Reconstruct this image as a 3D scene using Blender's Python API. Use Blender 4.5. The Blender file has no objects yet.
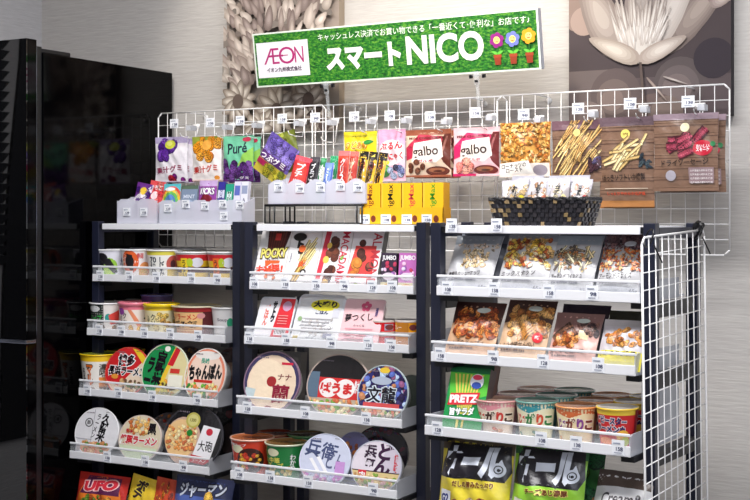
import bpy, math, random
from math import sin, cos, pi, radians, sqrt
from mathutils import Matrix, Vector

scene = bpy.context.scene
COL = bpy.data.collections.new('scene'); scene.collection.children.link(COL)
F = 1250.0; HOR = 217.0; TH = radians(29.5); EYE = 1.5

# ------------------------------------------------------------------ materials
def lin(c):
    r = []
    for x in c[:3]:
        x /= 255.0
        r.append(x/12.92 if x <= .04045 else ((x+.055)/1.055)**2.4)
    return (r[0], r[1], r[2], 1.0)

def base_mat(name):
    m = bpy.data.materials.new(name); m.use_nodes = True
    nt = m.node_tree
    return m, nt, nt.nodes['Principled BSDF']

def add_bump(nt, b, scale, strength, dist=.002, detail=2, stretch=None):
    tc = nt.nodes.new('ShaderNodeTexCoord'); n = nt.nodes.new('ShaderNodeTexNoise'); bp = nt.nodes.new('ShaderNodeBump')
    n.inputs['Scale'].default_value = scale; n.inputs['Detail'].default_value = detail
    src = tc.outputs['Object']
    if stretch:
        mp = nt.nodes.new('ShaderNodeMapping'); mp.inputs['Scale'].default_value = stretch
        nt.links.new(src, mp.inputs['Vector']); src = mp.outputs['Vector']
    nt.links.new(src, n.inputs['Vector']); nt.links.new(n.outputs['Fac'], bp.inputs['Height'])
    bp.inputs['Strength'].default_value = strength; bp.inputs['Distance'].default_value = dist
    nt.links.new(bp.outputs['Normal'], b.inputs['Normal'])
    return n

def print_mat(name, rough, coat=0.0, bump=0.0, scale=60, metal=0.0):
    m, nt, b = base_mat(name)
    a = nt.nodes.new('ShaderNodeAttribute'); a.attribute_name = 'Col'
    nt.links.new(a.outputs['Color'], b.inputs['Base Color'])
    b.inputs['Roughness'].default_value = rough; b.inputs['Coat Weight'].default_value = coat
    b.inputs['Coat Roughness'].default_value = .08; b.inputs['Metallic'].default_value = metal
    if bump: add_bump(nt, b, scale, bump, .004)
    return m

def plain(name, col, rough=.5, metal=0, alpha=1, bump=0, scale=80, coat=0, spec=None, trans=0):
    m, nt, b = base_mat(name)
    b.inputs['Base Color'].default_value = lin(col); b.inputs['Roughness'].default_value = rough
    b.inputs['Metallic'].default_value = metal; b.inputs['Alpha'].default_value = alpha
    b.inputs['Coat Weight'].default_value = coat
    if spec is not None: b.inputs['Specular IOR Level'].default_value = spec
    if bump: add_bump(nt, b, scale, bump)
    return m

FILM = print_mat('printed_film', .34, .08, .42, 60)
PAPER = print_mat('printed_card', .45, .1)
LIDM = print_mat('printed_lid', .22, .5, .12, 30)
SHRINK = print_mat('printed_lid_under_shrink_wrap', .22, .7, .5, 42)
CANVAS = print_mat('canvas_print', .8)
WHITE = plain('white_rail', (236, 236, 240), .4)
WIREW = plain('white_wire', (232, 230, 230), .35, coat=.3)
CLEAR = plain('clear_acrylic', (235, 240, 245), .08, alpha=.16)
PLATE = plain('frosted_side_plate', (206, 208, 216), .3, alpha=.66)
FROST = plain('frosted_bin', (232, 232, 244), .35, alpha=.62)
NAVY = plain('dark_navy_steel', (27, 30, 48), .38, coat=.2, bump=.05)
BLACK = plain('black_steel', (14, 14, 18), .4)
BLKGLOSS = plain('black_glass', (3, 3, 4), .03, spec=1.0)
BLKBODY = plain('black_gloss_side', (1, 1, 2), .09, spec=.13)
CHROME = plain('chrome_trim', (150, 155, 170), .25, metal=1)
TAGM = print_mat('price_card', .4, .3)
BAGCLEAR = plain('clear_film', (240, 240, 250), .12, alpha=.3, bump=.8, scale=45)
GREYSIDE = plain('sign_edge_grey', (196, 198, 206), .45)

def wall_mat(name, c1, c2):
    m, nt, b = base_mat(name)
    tc = nt.nodes.new('ShaderNodeTexCoord'); mp = nt.nodes.new('ShaderNodeMapping')
    mp.inputs['Scale'].default_value = (9, 9, 95)
    n = nt.nodes.new('ShaderNodeTexNoise'); n.inputs['Scale'].default_value = 2.2; n.inputs['Detail'].default_value = 5
    nt.links.new(tc.outputs['Object'], mp.inputs['Vector']); nt.links.new(mp.outputs['Vector'], n.inputs['Vector'])
    r = nt.nodes.new('ShaderNodeValToRGB'); r.color_ramp.elements[0].position = .3; r.color_ramp.elements[1].position = .7
    r.color_ramp.elements[0].color = lin(c1); r.color_ramp.elements[1].color = lin(c2)
    nt.links.new(n.outputs['Fac'], r.inputs['Fac']); nt.links.new(r.outputs['Color'], b.inputs['Base Color'])
    bp = nt.nodes.new('ShaderNodeBump'); bp.inputs['Strength'].default_value = .4; bp.inputs['Distance'].default_value = .003
    nt.links.new(n.outputs['Fac'], bp.inputs['Height']); nt.links.new(bp.outputs['Normal'], b.inputs['Normal'])
    b.inputs['Roughness'].default_value = .75
    return m
WALL = wall_mat('ribbed_wallpaper', (180, 175, 172), (190, 186, 182))
WALL2 = wall_mat('left_wallpaper', (176, 174, 176), (186, 184, 186))
FLOOR = plain('vinyl_floor', (120, 112, 104), .4, bump=.2, scale=20)
CEIL = plain('ceiling_board', (225, 225, 222), .8, bump=.2, scale=60)

def grass_mat():
    m, nt, b = base_mat('grass_print')
    tc = nt.nodes.new('ShaderNodeTexCoord'); mp = nt.nodes.new('ShaderNodeMapping'); mp.inputs['Scale'].default_value = (55, 55, 105)
    n = nt.nodes.new('ShaderNodeTexNoise'); n.inputs['Scale'].default_value = 1.6; n.inputs['Detail'].default_value = 6; n.inputs['Roughness'].default_value = .65
    nt.links.new(tc.outputs['Object'], mp.inputs['Vector']); nt.links.new(mp.outputs['Vector'], n.inputs['Vector'])
    r = nt.nodes.new('ShaderNodeValToRGB'); e = r.color_ramp.elements
    e[0].position = .36; e[0].color = lin((4, 46, 14)); e[1].position = .72; e[1].color = lin((130, 180, 60))
    k = e.new(.5); k.color = lin((30, 118, 34))
    nt.links.new(n.outputs['Fac'], r.inputs['Fac']); nt.links.new(r.outputs['Color'], b.inputs['Base Color'])
    b.inputs['Roughness'].default_value = .5
    return m
GRASS = grass_mat()

# ------------------------------------------------------------------ mesh builder
class MB:
    def __init__(s): s.v = []; s.f = []; s.c = []; s.m = []
    def add(s, verts, faces, col, mi=0):
        n = len(s.v); s.v += [tuple(p) for p in verts]
        for f in faces:
            s.f.append(tuple(i+n for i in f)); s.c.append(col); s.m.append(mi)
    def box(s, x0, y0, z0, x1, y1, z1, col=(255, 255, 255), mi=0):
        s.add([(x0,y0,z0),(x1,y0,z0),(x1,y1,z0),(x0,y1,z0),(x0,y0,z1),(x1,y0,z1),(x1,y1,z1),(x0,y1,z1)],
              [(0,3,2,1),(4,5,6,7),(0,1,5,4),(1,2,6,5),(2,3,7,6),(3,0,4,7)], col, mi)
    def rod(s, a, b, r, col=(255,255,255), mi=0, n=6):
        a = Vector(a); b = Vector(b); d = (b-a).normalized()
        t = Vector((0,0,1)) if abs(d.z) < .9 else Vector((1,0,0))
        x = d.cross(t).normalized(); y = d.cross(x)
        vs = []
        for p in (a, b):
            for i in range(n):
                g = 2*pi*i/n; vs.append(p + x*r*cos(g) + y*r*sin(g))
        fs = [(i, (i+1) % n, n+(i+1) % n, n+i) for i in range(n)]
        fs = [tuple(reversed(f)) for f in fs] + [tuple(range(n)), tuple(reversed(range(n, 2*n)))]
        s.add(vs, fs, col, mi)
    def path(s, pts, r, col=(255,255,255), mi=0, n=6):
        for a, b in zip(pts, pts[1:]): s.rod(a, b, r, col, mi, n)
    def lathe(s, prof, col, mi=0, n=48, cols=None):
        # prof: list of (r, z) from bottom to top, around Z
        vs = [(r*sin(2*pi*i/n), -r*cos(2*pi*i/n), z) for r, z in prof for i in range(n)]
        for k in range(len(prof)-1):
            c = cols[k] if cols else col
            fs = [(k*n+i, k*n+(i+1) % n, (k+1)*n+(i+1) % n, (k+1)*n+i) for i in range(n)]
            b = len(s.v)
            if k == 0: s.v += vs; base = b
            for f in fs:
                s.f.append(tuple(i+base for i in f)); s.c.append(c); s.m.append(mi)
    def disc(s, r, z, col, mi=0, n=48, up=True):
        vs = [(r*sin(2*pi*i/n), -r*cos(2*pi*i/n), z) for i in range(n)]
        f = tuple(range(n))
        s.add(vs, [f if up else tuple(reversed(f))], col, mi)
    def build(s, name, mats, parent=None, smooth=False, M=None, bevel=0, seg=2):
        me = bpy.data.meshes.new(name); me.from_pydata([tuple(M @ Vector(p)) for p in s.v] if M else s.v, [], s.f)
        if not isinstance(mats, (list, tuple)): mats = [mats]
        for m in mats: me.materials.append(m)
        ca = me.color_attributes.new('Col', 'BYTE_COLOR', 'CORNER')
        buf = []
        cache = {}
        for p, c in zip(me.polygons, s.c):
            l = cache.get(c)
            if l is None: l = cache[c] = [x/255.0 for x in c[:3]]+[1.0]
            buf += l * p.loop_total
        ca.data.foreach_set('color_srgb', buf)
        me.polygons.foreach_set('material_index', s.m)
        if smooth: me.polygons.foreach_set('use_smooth', [True]*len(me.polygons))
        me.update()
        o = bpy.data.objects.new(name, me); COL.objects.link(o)
        if parent: o.parent = parent
        if bevel:
            b = o.modifiers.new('bevel', 'BEVEL'); b.width = bevel; b.segments = seg; b.limit_method = 'ANGLE'
        return o

def tag(o, label, cat, group=None):
    o['label'] = label; o['category'] = cat
    if group: o['group'] = group
    return o
def empty(name, label, cat, group=None):
    o = bpy.data.objects.new(name, None); o.empty_display_size = .02; COL.objects.link(o)
    return tag(o, label, cat, group)
def dup(o, parent=None):
    c = o.copy(); COL.objects.link(c); c.parent = parent
    for ch in list(o.children): dup(ch, c)
    return c
def struct(o): o['kind'] = 'structure'; return o

# ------------------------------------------------------------------ printed art
_tc = {}
def text2d(t, off=0.0, ls=None):
    k = (t, off)
    if k in _tc: return _tc[k]
    c = bpy.data.curves.new('t', 'FONT'); c.body = t; c.resolution_u = 4 if t.isascii() or len(t) < 9 and off > .045 else 2; c.offset = off
    c.align_x = 'CENTER'; c.space_line = .85
    o = bpy.data.objects.new('t', c); scene.collection.objects.link(o)
    dg = bpy.context.evaluated_depsgraph_get(); dg.update()
    m = bpy.data.meshes.new_from_object(o.evaluated_get(dg))
    vs = [(v.co.x, v.co.y) for v in m.vertices]; fs = [tuple(p.vertices) for p in m.polygons]
    # orientation
    out = []
    for f in fs:
        a = sum(vs[f[i]][0]*vs[f[(i+1) % len(f)]][1]-vs[f[(i+1) % len(f)]][0]*vs[f[i]][1] for i in range(len(f)))
        out.append(f if a > 0 else tuple(reversed(f)))
    bpy.data.objects.remove(o); bpy.data.curves.remove(c); bpy.data.meshes.remove(m)
    # bounding box of the plain text, so that outlines share it
    _tc[k] = (vs, out)
    return _tc[k]

def ell(cx, cy, rx, ry, n=20, rot=0):
    return [(cx+rx*cos(2*pi*i/n)*cos(rot)-ry*sin(2*pi*i/n)*sin(rot), cy+rx*cos(2*pi*i/n)*sin(rot)+ry*sin(2*pi*i/n)*cos(rot)) for i in range(n)]

def expand(it, w, h):
    """one art item -> list of (verts2d normalised, faces, colour, step)"""
    k = it[0]
    if k == 'r':
        _, x0, y0, x1, y1, c = it[:6]
        return [([(x0,y0),(x1,y0),(x1,y1),(x0,y1)], [(0,1,2),(0,2,3)], c, 1)]
    if k == 'e':
        _, cx, cy, rx, ry, c = it[:6]; rot = radians(it[6]) if len(it) > 6 else 0
        p = [(cx+x/w, cy+y/h) for x, y in ell(0, 0, rx*w, ry*h, 22, rot)]
        return [(p, [(0, i, i+1) for i in range(1, len(p)-1)], c, 1)]
    if k == 'c':    # true circle, radius as a fraction of width
        _, cx, cy, r, c = it
        p = [(cx+x/w, cy+y/h) for x, y in ell(0, 0, r*w, r*w, 24)]
        return [(p, [(0, i, i+1) for i in range(1, len(p)-1)], c, 1)]
    if k == 'p':
        p = it[1]; return [(p, [(0, i, i+1) for i in range(1, len(p)-1)], it[2], 1)]
    if k == 't':    # text, cx, cy, width, height, colour, [outline colour], [rotation], [bold]
        _, t, cx, cy, tw, th, c = it[:7]
        oc = it[7] if len(it) > 7 else None; rot = radians(it[8]) if len(it) > 8 else 0; bold = it[9] if len(it) > 9 else .02
        res = []
        ref = text2d(t, bold)[0]
        x0 = min(p[0] for p in ref); x1 = max(p[0] for p in ref); y0 = min(p[1] for p in ref); y1 = max(p[1] for p in ref)
        for off, cc in (((bold+.07, oc),) if oc else ()) + ((bold, c),):
            vs, fs = text2d(t, off)
            pp = []
            for x, y in vs:
                X = ((x-x0)/max(x1-x0, 1e-4)-.5)*tw*w; Y = ((y-y0)/max(y1-y0, 1e-4)-.5)*th*h
                pp.append((cx+(X*cos(rot)-Y*sin(rot))/w, cy+(X*sin(rot)+Y*cos(rot))/h))
            res.append((pp, fs, cc, 2))
        return res
    if k == 'b':    # scattered morsels: x0,y0,x1,y1,n,size(fraction of width),elongation,colours,seed
        _, x0, y0, x1, y1, n, sz, el, cols, seed = it
        rg = random.Random(seed); res = []
        for i in range(n):
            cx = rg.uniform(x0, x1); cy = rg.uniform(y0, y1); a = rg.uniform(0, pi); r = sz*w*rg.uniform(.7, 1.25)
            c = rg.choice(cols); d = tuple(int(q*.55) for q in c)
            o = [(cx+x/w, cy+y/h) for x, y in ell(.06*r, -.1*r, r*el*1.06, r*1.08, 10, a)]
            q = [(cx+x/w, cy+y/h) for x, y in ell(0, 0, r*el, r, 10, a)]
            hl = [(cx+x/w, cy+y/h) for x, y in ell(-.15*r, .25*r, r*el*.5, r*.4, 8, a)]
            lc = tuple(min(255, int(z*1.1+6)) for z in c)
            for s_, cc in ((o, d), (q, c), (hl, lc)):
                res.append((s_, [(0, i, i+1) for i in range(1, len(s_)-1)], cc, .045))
        return res
    if k == 's':    # sticks: x0,y0,x1,y1,n,len,thick,angle,spread,cols,seed
        _, x0, y0, x1, y1, n, ln, tk, ang, sp, cols, seed = it
        rg = random.Random(seed); res = []
        for i in range(n):
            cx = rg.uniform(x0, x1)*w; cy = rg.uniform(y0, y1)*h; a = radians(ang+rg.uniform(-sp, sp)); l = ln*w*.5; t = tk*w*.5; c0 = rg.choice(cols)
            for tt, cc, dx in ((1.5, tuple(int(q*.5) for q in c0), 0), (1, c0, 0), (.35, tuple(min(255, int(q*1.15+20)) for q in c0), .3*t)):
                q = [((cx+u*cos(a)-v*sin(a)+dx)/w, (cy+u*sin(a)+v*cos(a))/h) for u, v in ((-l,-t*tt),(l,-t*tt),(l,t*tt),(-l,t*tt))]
                res.append((q, [(0,1,2),(0,2,3)], cc, .06))
        return res
    if k == 'g':    # petal: cx,cy,len,width,angle,base colour,tip colour
        _, cx, cy, ln, wd, ang, c0, c1 = it
        a = radians(ang); res = []
        for j in range(5):
            s_ = 1-j*.17; c = tuple(int(c0[i]+(c1[i]-c0[i])*j/4) for i in range(3)); q = []
            for i in range(18):
                g = 2*pi*i/18; u = (.5+.5*cos(g)*s_)*ln*w; v = .5*sin(g)*wd*w*s_*(1-.35*cos(g))
                q.append((cx+(u*cos(a)-v*sin(a))/w, cy+(u*sin(a)+v*cos(a))/h))
            res.append((q, [(0, i, i+1) for i in range(1, 17)], c, .2))
        return res
    if k == 'f':    # fine print: x0,y0,x1,y1,lines,colour,seed
        _, x0, y0, x1, y1, n, c, seed = it; rg = random.Random(seed); res = []
        for i in range(n):
            y = y0+(y1-y0)*(i+.5)/n; x = x0; hh = (y1-y0)/n*.32
            while x < x1:
                w_ = rg.uniform(.25, .9)*hh*2*h/w+.006; res.append(([(x, y-hh*rg.uniform(.5, 1)), (min(x+w_, x1), y-hh*.8), (min(x+w_, x1), y+hh*rg.uniform(.4, 1)), (x, y+hh*.8)], [(0,1,2),(0,2,3)], c, .02)); x += w_*rg.uniform(1.2, 1.7)
        return res
    raise ValueError(k)

def clip01(poly):
    """clip a convex polygon to the unit square"""
    for ax, lim, sg in ((0, 0.0, 1), (0, 1.0, -1), (1, 0.0, 1), (1, 1.0, -1)):
        out = []
        for i in range(len(poly)):
            a = poly[i]; b = poly[(i+1) % len(poly)]
            da = (a[ax]-lim)*sg; db = (b[ax]-lim)*sg
            if da >= 0: out.append(a)
            if (da >= 0) != (db >= 0):
                t = da/(da-db); out.append((a[0]+(b[0]-a[0])*t, a[1]+(b[1]-a[1])*t))
        poly = out
        if len(poly) < 3: return []
    return poly

def art(mb, items, fn, w, h, L=None, o0=.0003, step=.00012, mi=0):
    off = o0
    for it in items:
        for vs, fs, c, st in expand(it, w, h):
            off += step*st
            if min(p[0] for p in vs) < 0 or max(p[0] for p in vs) > 1 or min(p[1] for p in vs) < 0 or max(p[1] for p in vs) > 1:
                nv, nf = [], []
                for f in fs:
                    q = clip01([vs[i] for i in f])
                    for i in range(1, len(q)-1):
                        b = len(nv); nv += [q[0], q[i], q[i+1]]; nf.append((b, b+1, b+2))
                vs, fs = nv, nf
                if not fs: continue
            if L:
                vs = list(vs); st_ = list(fs); out = []; mid = {}
                while st_:
                    t = st_.pop()
                    e = [((vs[t[i]][0]-vs[t[(i+1) % 3]][0])*w)**2+((vs[t[i]][1]-vs[t[(i+1) % 3]][1])*h)**2 for i in range(3)]
                    k = e.index(max(e))
                    if e[k] > L*L:
                        a, b, c_ = t[k], t[(k+1) % 3], t[(k+2) % 3]; key = (min(a, b), max(a, b))
                        m = mid.get(key)
                        if m is None:
                            vs.append(((vs[a][0]+vs[b][0])/2, (vs[a][1]+vs[b][1])/2)); m = mid[key] = len(vs)-1
                        st_ += [(a, m, c_), (m, b, c_)]
                    else: out.append(t)
                fs = out
            mb.add([fn(x, y, off) for x, y in vs], fs, c, mi)

# ------------------------------------------------------------------ package kinds (front faces -Y, base at z = 0, centred on x = 0)
def film_bag(name, w, h, bulge, items, mats=None, seal=(235,235,240), back=None, seed=1, loose=.0012):
    rg = random.Random(seed); ph = [rg.uniform(0, 6) for _ in range(6)]
    def prof(x, y):
        e = 0 if y < .05 or y > .93 else sin(pi*(y-.05)/.88)**.8
        k = max(0, 1-abs(2*x-1)**2.8)
        return bulge*e*k
    def fn(x, y, o):
        b = prof(x, y)
        wob = loose*(sin(9*x+ph[0]+5*y)+sin(13*y+ph[1]-4*x)+.6*sin(23*x+17*y+ph[2]))
        pinch = 1-.035*sin(pi*min(1, max(0, y)))*(1 if bulge > .006 else .4)
        return ((x-.5)*w*pinch, -b-o+wob*(.3+b/max(bulge, 1e-4)), y*h)
    mb = MB(); nx, ny = 22, 26
    vs = [fn(i/nx, j/ny, 0) for j in range(ny+1) for i in range(nx+1)]
    fs = [(j*(nx+1)+i, j*(nx+1)+i+1, (j+1)*(nx+1)+i+1, (j+1)*(nx+1)+i) for j in range(ny) for i in range(nx)]
    mb.add(vs, fs, seal)
    vb = [(p[0], .0015 - (p[1])*.6 if prof((k % (nx+1))/nx, (k//(nx+1))/ny) > 0 else p[1]+.0008, p[2]) for k, p in enumerate(vs)]
    mb.add(vb, [tuple(reversed(f)) for f in fs], back or seal)
    art(mb, items, fn, w, h, L=.007, o0=.0007, step=.00013)
    return mb, fn

def bag_obj(name, label, cat, w, h, bulge, items, group=None, mat=None, **kw):
    mb, fn = film_bag(name, w, h, bulge, items, **kw)
    return tag(mb.build(name, mat or FILM, smooth=True), label, cat, group)

def cup_obj(name, label, cat, rt, h, items, rb=None, lid=(230,230,230), rim=(245,245,245), body=(240,240,240), lid_items=(), group=None, wrap=False, span=1.15, tall_rim=0.0):
    rb = rb or rt*.78
    root = empty(name, label, cat, group)
    mb = MB()
    mb.disc(rb*.96, .001, body, up=False)
    mb.lathe([(rb*.96, .001), (rb, .003), (rt*.97, h-.004), (rt*.97, h-.003)], body)
    def fn(x, y, o):
        a = (x-.5)*pi*span; r = rb+(rt*.97-rb)*y+o
        return (r*sin(a), -r*cos(a), .003+y*(h-.007))
    art(mb, items, fn, rt*pi*span*.9, h, L=.008, o0=.0003, step=.00008)
    mb.build('body', PAPER if not wrap else LIDM, root, smooth=True)
    ml = MB(); t = .004+tall_rim
    ml.lathe([(rt*.975, h-t), (rt*1.02, h-t), (rt*1.03, h-.002), (rt*1.02, h), (rt*.95, h-.0005), (rt*.93, h-.002), (.001, h-.0015)], rim, cols=[rim, rim, rim, rim, lid, lid])
    def fl(x, y, o): return ((x-.5)*rt*1.8, (y-.5)*rt*1.8, h-.001+o)
    if lid_items: art(ml, lid_items, fl, rt*1.8, rt*1.8)
    ml.build('lid', LIDM, root, smooth=True)
    return root

def bowl_obj(name, label, cat, R, d, items, rim=(240,240,240), body=(245,245,245), base=None, group=None, mat=None, stretch=1.0):
    """instant noodle bowl stood on its edge: lid faces -Y, lowest rim point at z = 0"""
    root = empty(name, label, cat, group)
    T = Matrix.Translation((0, 0, R)) @ Matrix.Rotation(radians(90), 4, 'X') @ Matrix.Diagonal((stretch, 1, 1, 1))
    mb = MB()
    mb.disc(R*.66, -d, body, up=False)
    mb.lathe([(R*.66, -d), (R*.7, -d+.004), (R*.8, -d*.5), (R*.93, -.006), (R*.93, -.004)], body)
    mb.build('bowl', LIDM, root, smooth=True, M=T)
    ml = MB()
    ml.lathe([(R*.93, -.006), (R*.99, -.006), (R, -.003), (R*.99, 0), (R*.96, 0), (R*.955, -.001)], rim)
    ml.disc(R*.957, -.001, base or rim)
    def fn(x, y, o):
        X = (x-.5)*2; Y = (y-.5)*2; q = sqrt(X*X+Y*Y)
        if q > .95: X *= .95/q; Y *= .95/q
        return (X*R, Y*R, -.001+o)
    art(ml, items, fn, 2*R, 2*R, L=.014, o0=.0003, step=.00008)
    ml.build('lid', mat or SHRINK, root, M=T)
    return root

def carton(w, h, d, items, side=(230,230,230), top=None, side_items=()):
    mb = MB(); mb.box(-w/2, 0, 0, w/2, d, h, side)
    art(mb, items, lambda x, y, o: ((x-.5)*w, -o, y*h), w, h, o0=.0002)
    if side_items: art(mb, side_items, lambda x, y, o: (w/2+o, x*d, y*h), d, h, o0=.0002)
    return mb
def carton_obj(name, label, cat, w, h, d, items, group=None, **kw):
    return tag(carton(w, h, d, items, **kw).build(name, PAPER), label, cat, group)

# ------------------------------------------------------------------ frames of reference
def ray(px, py=HOR, th=TH):
    r = (px-375)/F
    return (-sin(th)+r*cos(th), cos(th)+r*sin(th), (HOR-py)/F)
class Frame:
    """a vertical plane frame: u runs right along the rack front, v runs back, z up"""
    def __init__(s, ox, oy, phi=0.0):
        s.ox, s.oy, s.phi = ox, oy, phi
    def world(s, u, v, z): 
        return Vector((s.ox+u*cos(s.phi)+v*sin(s.phi), s.oy-u*sin(s.phi)+v*cos(s.phi), z))
    def hit(s, px, py, v):
        dx, dy, dz = ray(px, py)
        # in frame coordinates the camera sits at (-o) rotated
        cu = -(s.ox*cos(s.phi)-s.oy*sin(s.phi)); cv = -(s.ox*sin(s.phi)+s.oy*cos(s.phi))
        du = dx*cos(s.phi)-dy*sin(s.phi); dv = dx*sin(s.phi)+dy*cos(s.phi)
        t = (v-cv)/dv
        return cu+du*t, EYE+dz*t, t
    def u(s, px, v): return s.hit(px, HOR, v)[0]
    def z(s, px, py, v): return s.hit(px, py, v)[1]
    def span(s, a, b, v):
        ua, ub = s.u(a, v), s.u(b, v); return (ua+ub)/2, ub-ua
    def put(s, o, u, v, z, yaw=0, lean=0, roll=0):
        o.location = s.world(u, v, z)
        o.rotation_mode = 'XYZ'
        R = Matrix.Rotation(-s.phi+radians(yaw), 3, 'Z') @ Matrix.Rotation(-radians(lean), 3, 'X') @ Matrix.Rotation(radians(roll), 3, 'Y')
        o.rotation_euler = R.to_euler()
        return o
L_ = Frame(-2.382, 2.62); M_ = Frame(-1.793, 2.515); R_ = Frame(-1.209, 2.375, radians(4.2))
G_ = Frame(0, 0)      # world, for the grids, the wall and the sign
YG = 2.90; YW = 3.0; TOPZ = EYE-.018
# ------------------------------------------------------------------ the setting
def slab(name, x0, y0, z0, x1, y1, z1, mat):
    mb = MB(); mb.box(x0, y0, z0, x1, y1, z1); return struct(mb.build(name, mat))
slab('floor', -3.1, -2.6, -.1, 2.2, 3.1, 0, FLOOR)
slab('wall_back', -3.1, YW, 0, 2.2, YW+.1, 2.8, WALL)
slab('wall_left', -3.06, -2.6, 0, -2.94, YW, 2.8, WALL2)
slab('ceiling', -3.1, -2.6, 2.8, 2.2, 3.1, 2.9, CEIL)
slab('baseboard_back', -2.94, YW-.012, 0, 2.2, YW, .08, BLACK)

# ------------------------------------------------------------------ price cards (protos copied onto rails and hooks)
def card_mesh(w, h, num):
    mb = MB(); mb.box(-w/2, 0, 0, w/2, .0012, h, (244, 245, 250))
    art(mb, [('t', num, .62, .42, .55, .26, (38, 48, 92)), ('r', .12, .74, .7, .82, (150, 158, 176)), ('r', .2, .14, .82, .21, (168, 172, 186)),
             ('r', .05, .03, .95, .06, (205, 208, 216))], lambda x, y, o: ((x-.5)*w, -o, y*h), w, h)
    return mb
_cards = {}
def price_card(parent, loc, num='128', w=.025, h=.029, rot=(0, 0, 0)):
    k = (num, w, h)
    if k not in _cards:
        o = card_mesh(w, h, num).build('price_card', TAGM); _cards[k] = o
    else:
        o = _cards[k].copy(); COL.objects.link(o)
    o.parent = parent; o.location = loc; o.rotation_euler = rot
    return o

# ------------------------------------------------------------------ display racks
NUMS = ['128', '108', '138', '158', '98']
def rack(fr, label, rows, cards, tall_side=(), ul=.024):
    root = empty('display_rack', label, 'rack'); root.location = (fr.ox, fr.oy, 0); root.rotation_euler = (0, 0, -fr.phi)
    for (u, v) in ((.001, 0), (.477, 0), (.001, .235), (.477, .235)):
        m = MB(); m.box(u, v, 0, u+.024, v+.024, TOPZ+.006); m.build('post', NAVY, root, bevel=.0015)
    for u in (.002, .479):
        m = MB(); m.box(u+.002, .027, TOPZ-.024, u+.021, .235, TOPZ-.003); m.build('top_arm', NAVY, root)
    m = MB(); m.box(.036, .002, TOPZ-.016, .470, .25, TOPZ); m.box(.025, .004, TOPZ-.014, .036, .02, TOPZ-.002, mi=1); m.box(.47, .004, TOPZ-.014, .477, .02, TOPZ-.002, mi=1)
    top = m.build('top_shelf', [WHITE, BLACK], root, bevel=.001)
    for px, n in cards[0]:
        price_card(top, (fr.u(px, -.001), -.0035, TOPZ-.014), n)
    for k, (zb, p) in enumerate(rows):
        z = EYE+zb
        m = MB(); m.box(.03, -p+.004, z+.002, .474, .235, z+.006)
        tray = m.build('shelf_tray', WHITE, root)
        m = MB(); m.box(ul, -p-.002, z, .476, -p+.002, z+.02); m.box(.029, -p-.002, z, .475, -p+.02, z+.0025); m.build('price_rail', WHITE, tray, bevel=.0008)
        m = MB(); m.box(ul+.001, -p+.0005, z+.018, .475, -p+.002, z+.04); m.build('clear_fence', CLEAR, tray)
        m = MB(); m.box(ul, -p-.0018, z+.038, .476, -p+.0018, z+.0435); m.build('fence_rod', WHITE, tray, bevel=.0012)
        for u in (.029, .4735):
            m = MB()
            pts = [(-p, .0), (.2, .0), (.2, .042), (-p+.012, .042), (-p, .036)]
            vs = [(u, a, z+b) for a, b in pts]+[(u+.002, a, z+b) for a, b in pts]; n = len(pts)
            m.add(vs, [tuple(range(n)), tuple(reversed(range(n, 2*n)))]+[(i+n, (i+1) % n+n, (i+1) % n, i) for i in range(n)], (255,255,255))
            m.build('side_plate', PLATE, tray)
        if k in tall_side:
            m = MB(); pts = [(-.0, .042), (.2, .042), (.2, .10), (.17, .135), (.12, .155), (.03, .158), (0, .15)]; u = .474; n = len(pts)
            vs = [(u, a, z+b) for a, b in pts]+[(u+.0015, a, z+b) for a, b in pts]
            m.add(vs, [tuple(range(n)), tuple(reversed(range(n, 2*n)))]+[(i+n, (i+1) % n+n, (i+1) % n, i) for i in range(n)], (255,255,255))
            m.build('divider_plate', PLATE, tray)
        for u0, u1 in ((.005, .05), (.448, .495)):
            m = MB(); m.box(u0, .029, z-.03, u0+.02 if u0 < .1 else u1, .235, z-.001)
            if u0 > .1: m = MB(); m.box(.479, .027, z-.03, .497, .235, z-.001); m.box(.452, -p+.012, z-.012, .479, .05, z-.001)
            else: m = MB(); m.box(.005, .027, z-.03, .025, .235, z-.001); m.box(.025, -p+.012, z-.012, .07, .05, z-.001)
            m.build('bracket', BLACK, root)
        for i, (px, n) in enumerate(cards[k+1]):
            price_card(tray, (fr.u(px, -p-.003), -p-.0035, z+.001+(.0012 if i % 2 else 0)), n)
    return root

RL = [(-.1765, .006), (-.323, .028), (-.4835, .06), (-.6485, .095), (-.83, .12)]
RM = [(-.176, .01), (-.3075, .032), (-.471, .065), (-.6245, .088), (-.80, .11)]
RR = [(-.165, .012), (-.302, .035), (-.452, .06), (-.640, .085), (-.82, .10)]
def C(s, k=0): return [(x, NUMS[(i+k) % 5]) for i, x in enumerate(s)]
rack(L_, 'display rack at left, beside the black fridge, holding cup and bowl noodles', RL,
     [C([]), C([100, 129, 156, 191, 217]), C([99, 121, 144, 170, 198]), C([87, 118, 152, 197], 1), C([107, 145, 183], 2), []], ul=.010)
rack(M_, 'display rack in the middle, holding slim chocolate boxes and packed rice', RM,
     [C([]), C([254, 285, 316, 344, 372, 392], 1), C([249, 286, 331, 368, 391], 2), C([247, 305, 366]), C([239, 270, 308, 373], 1), []])
rack(R_, 'display rack at right with a wire side, holding snack pouches and potato cups', RR,
     [C([452, 497], 2), C([447, 494, 549, 592], 1), C([440, 493, 543, 598], 3), C([437, 541, 576, 618]), C([], 1), []], tall_side=(2,))

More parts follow.
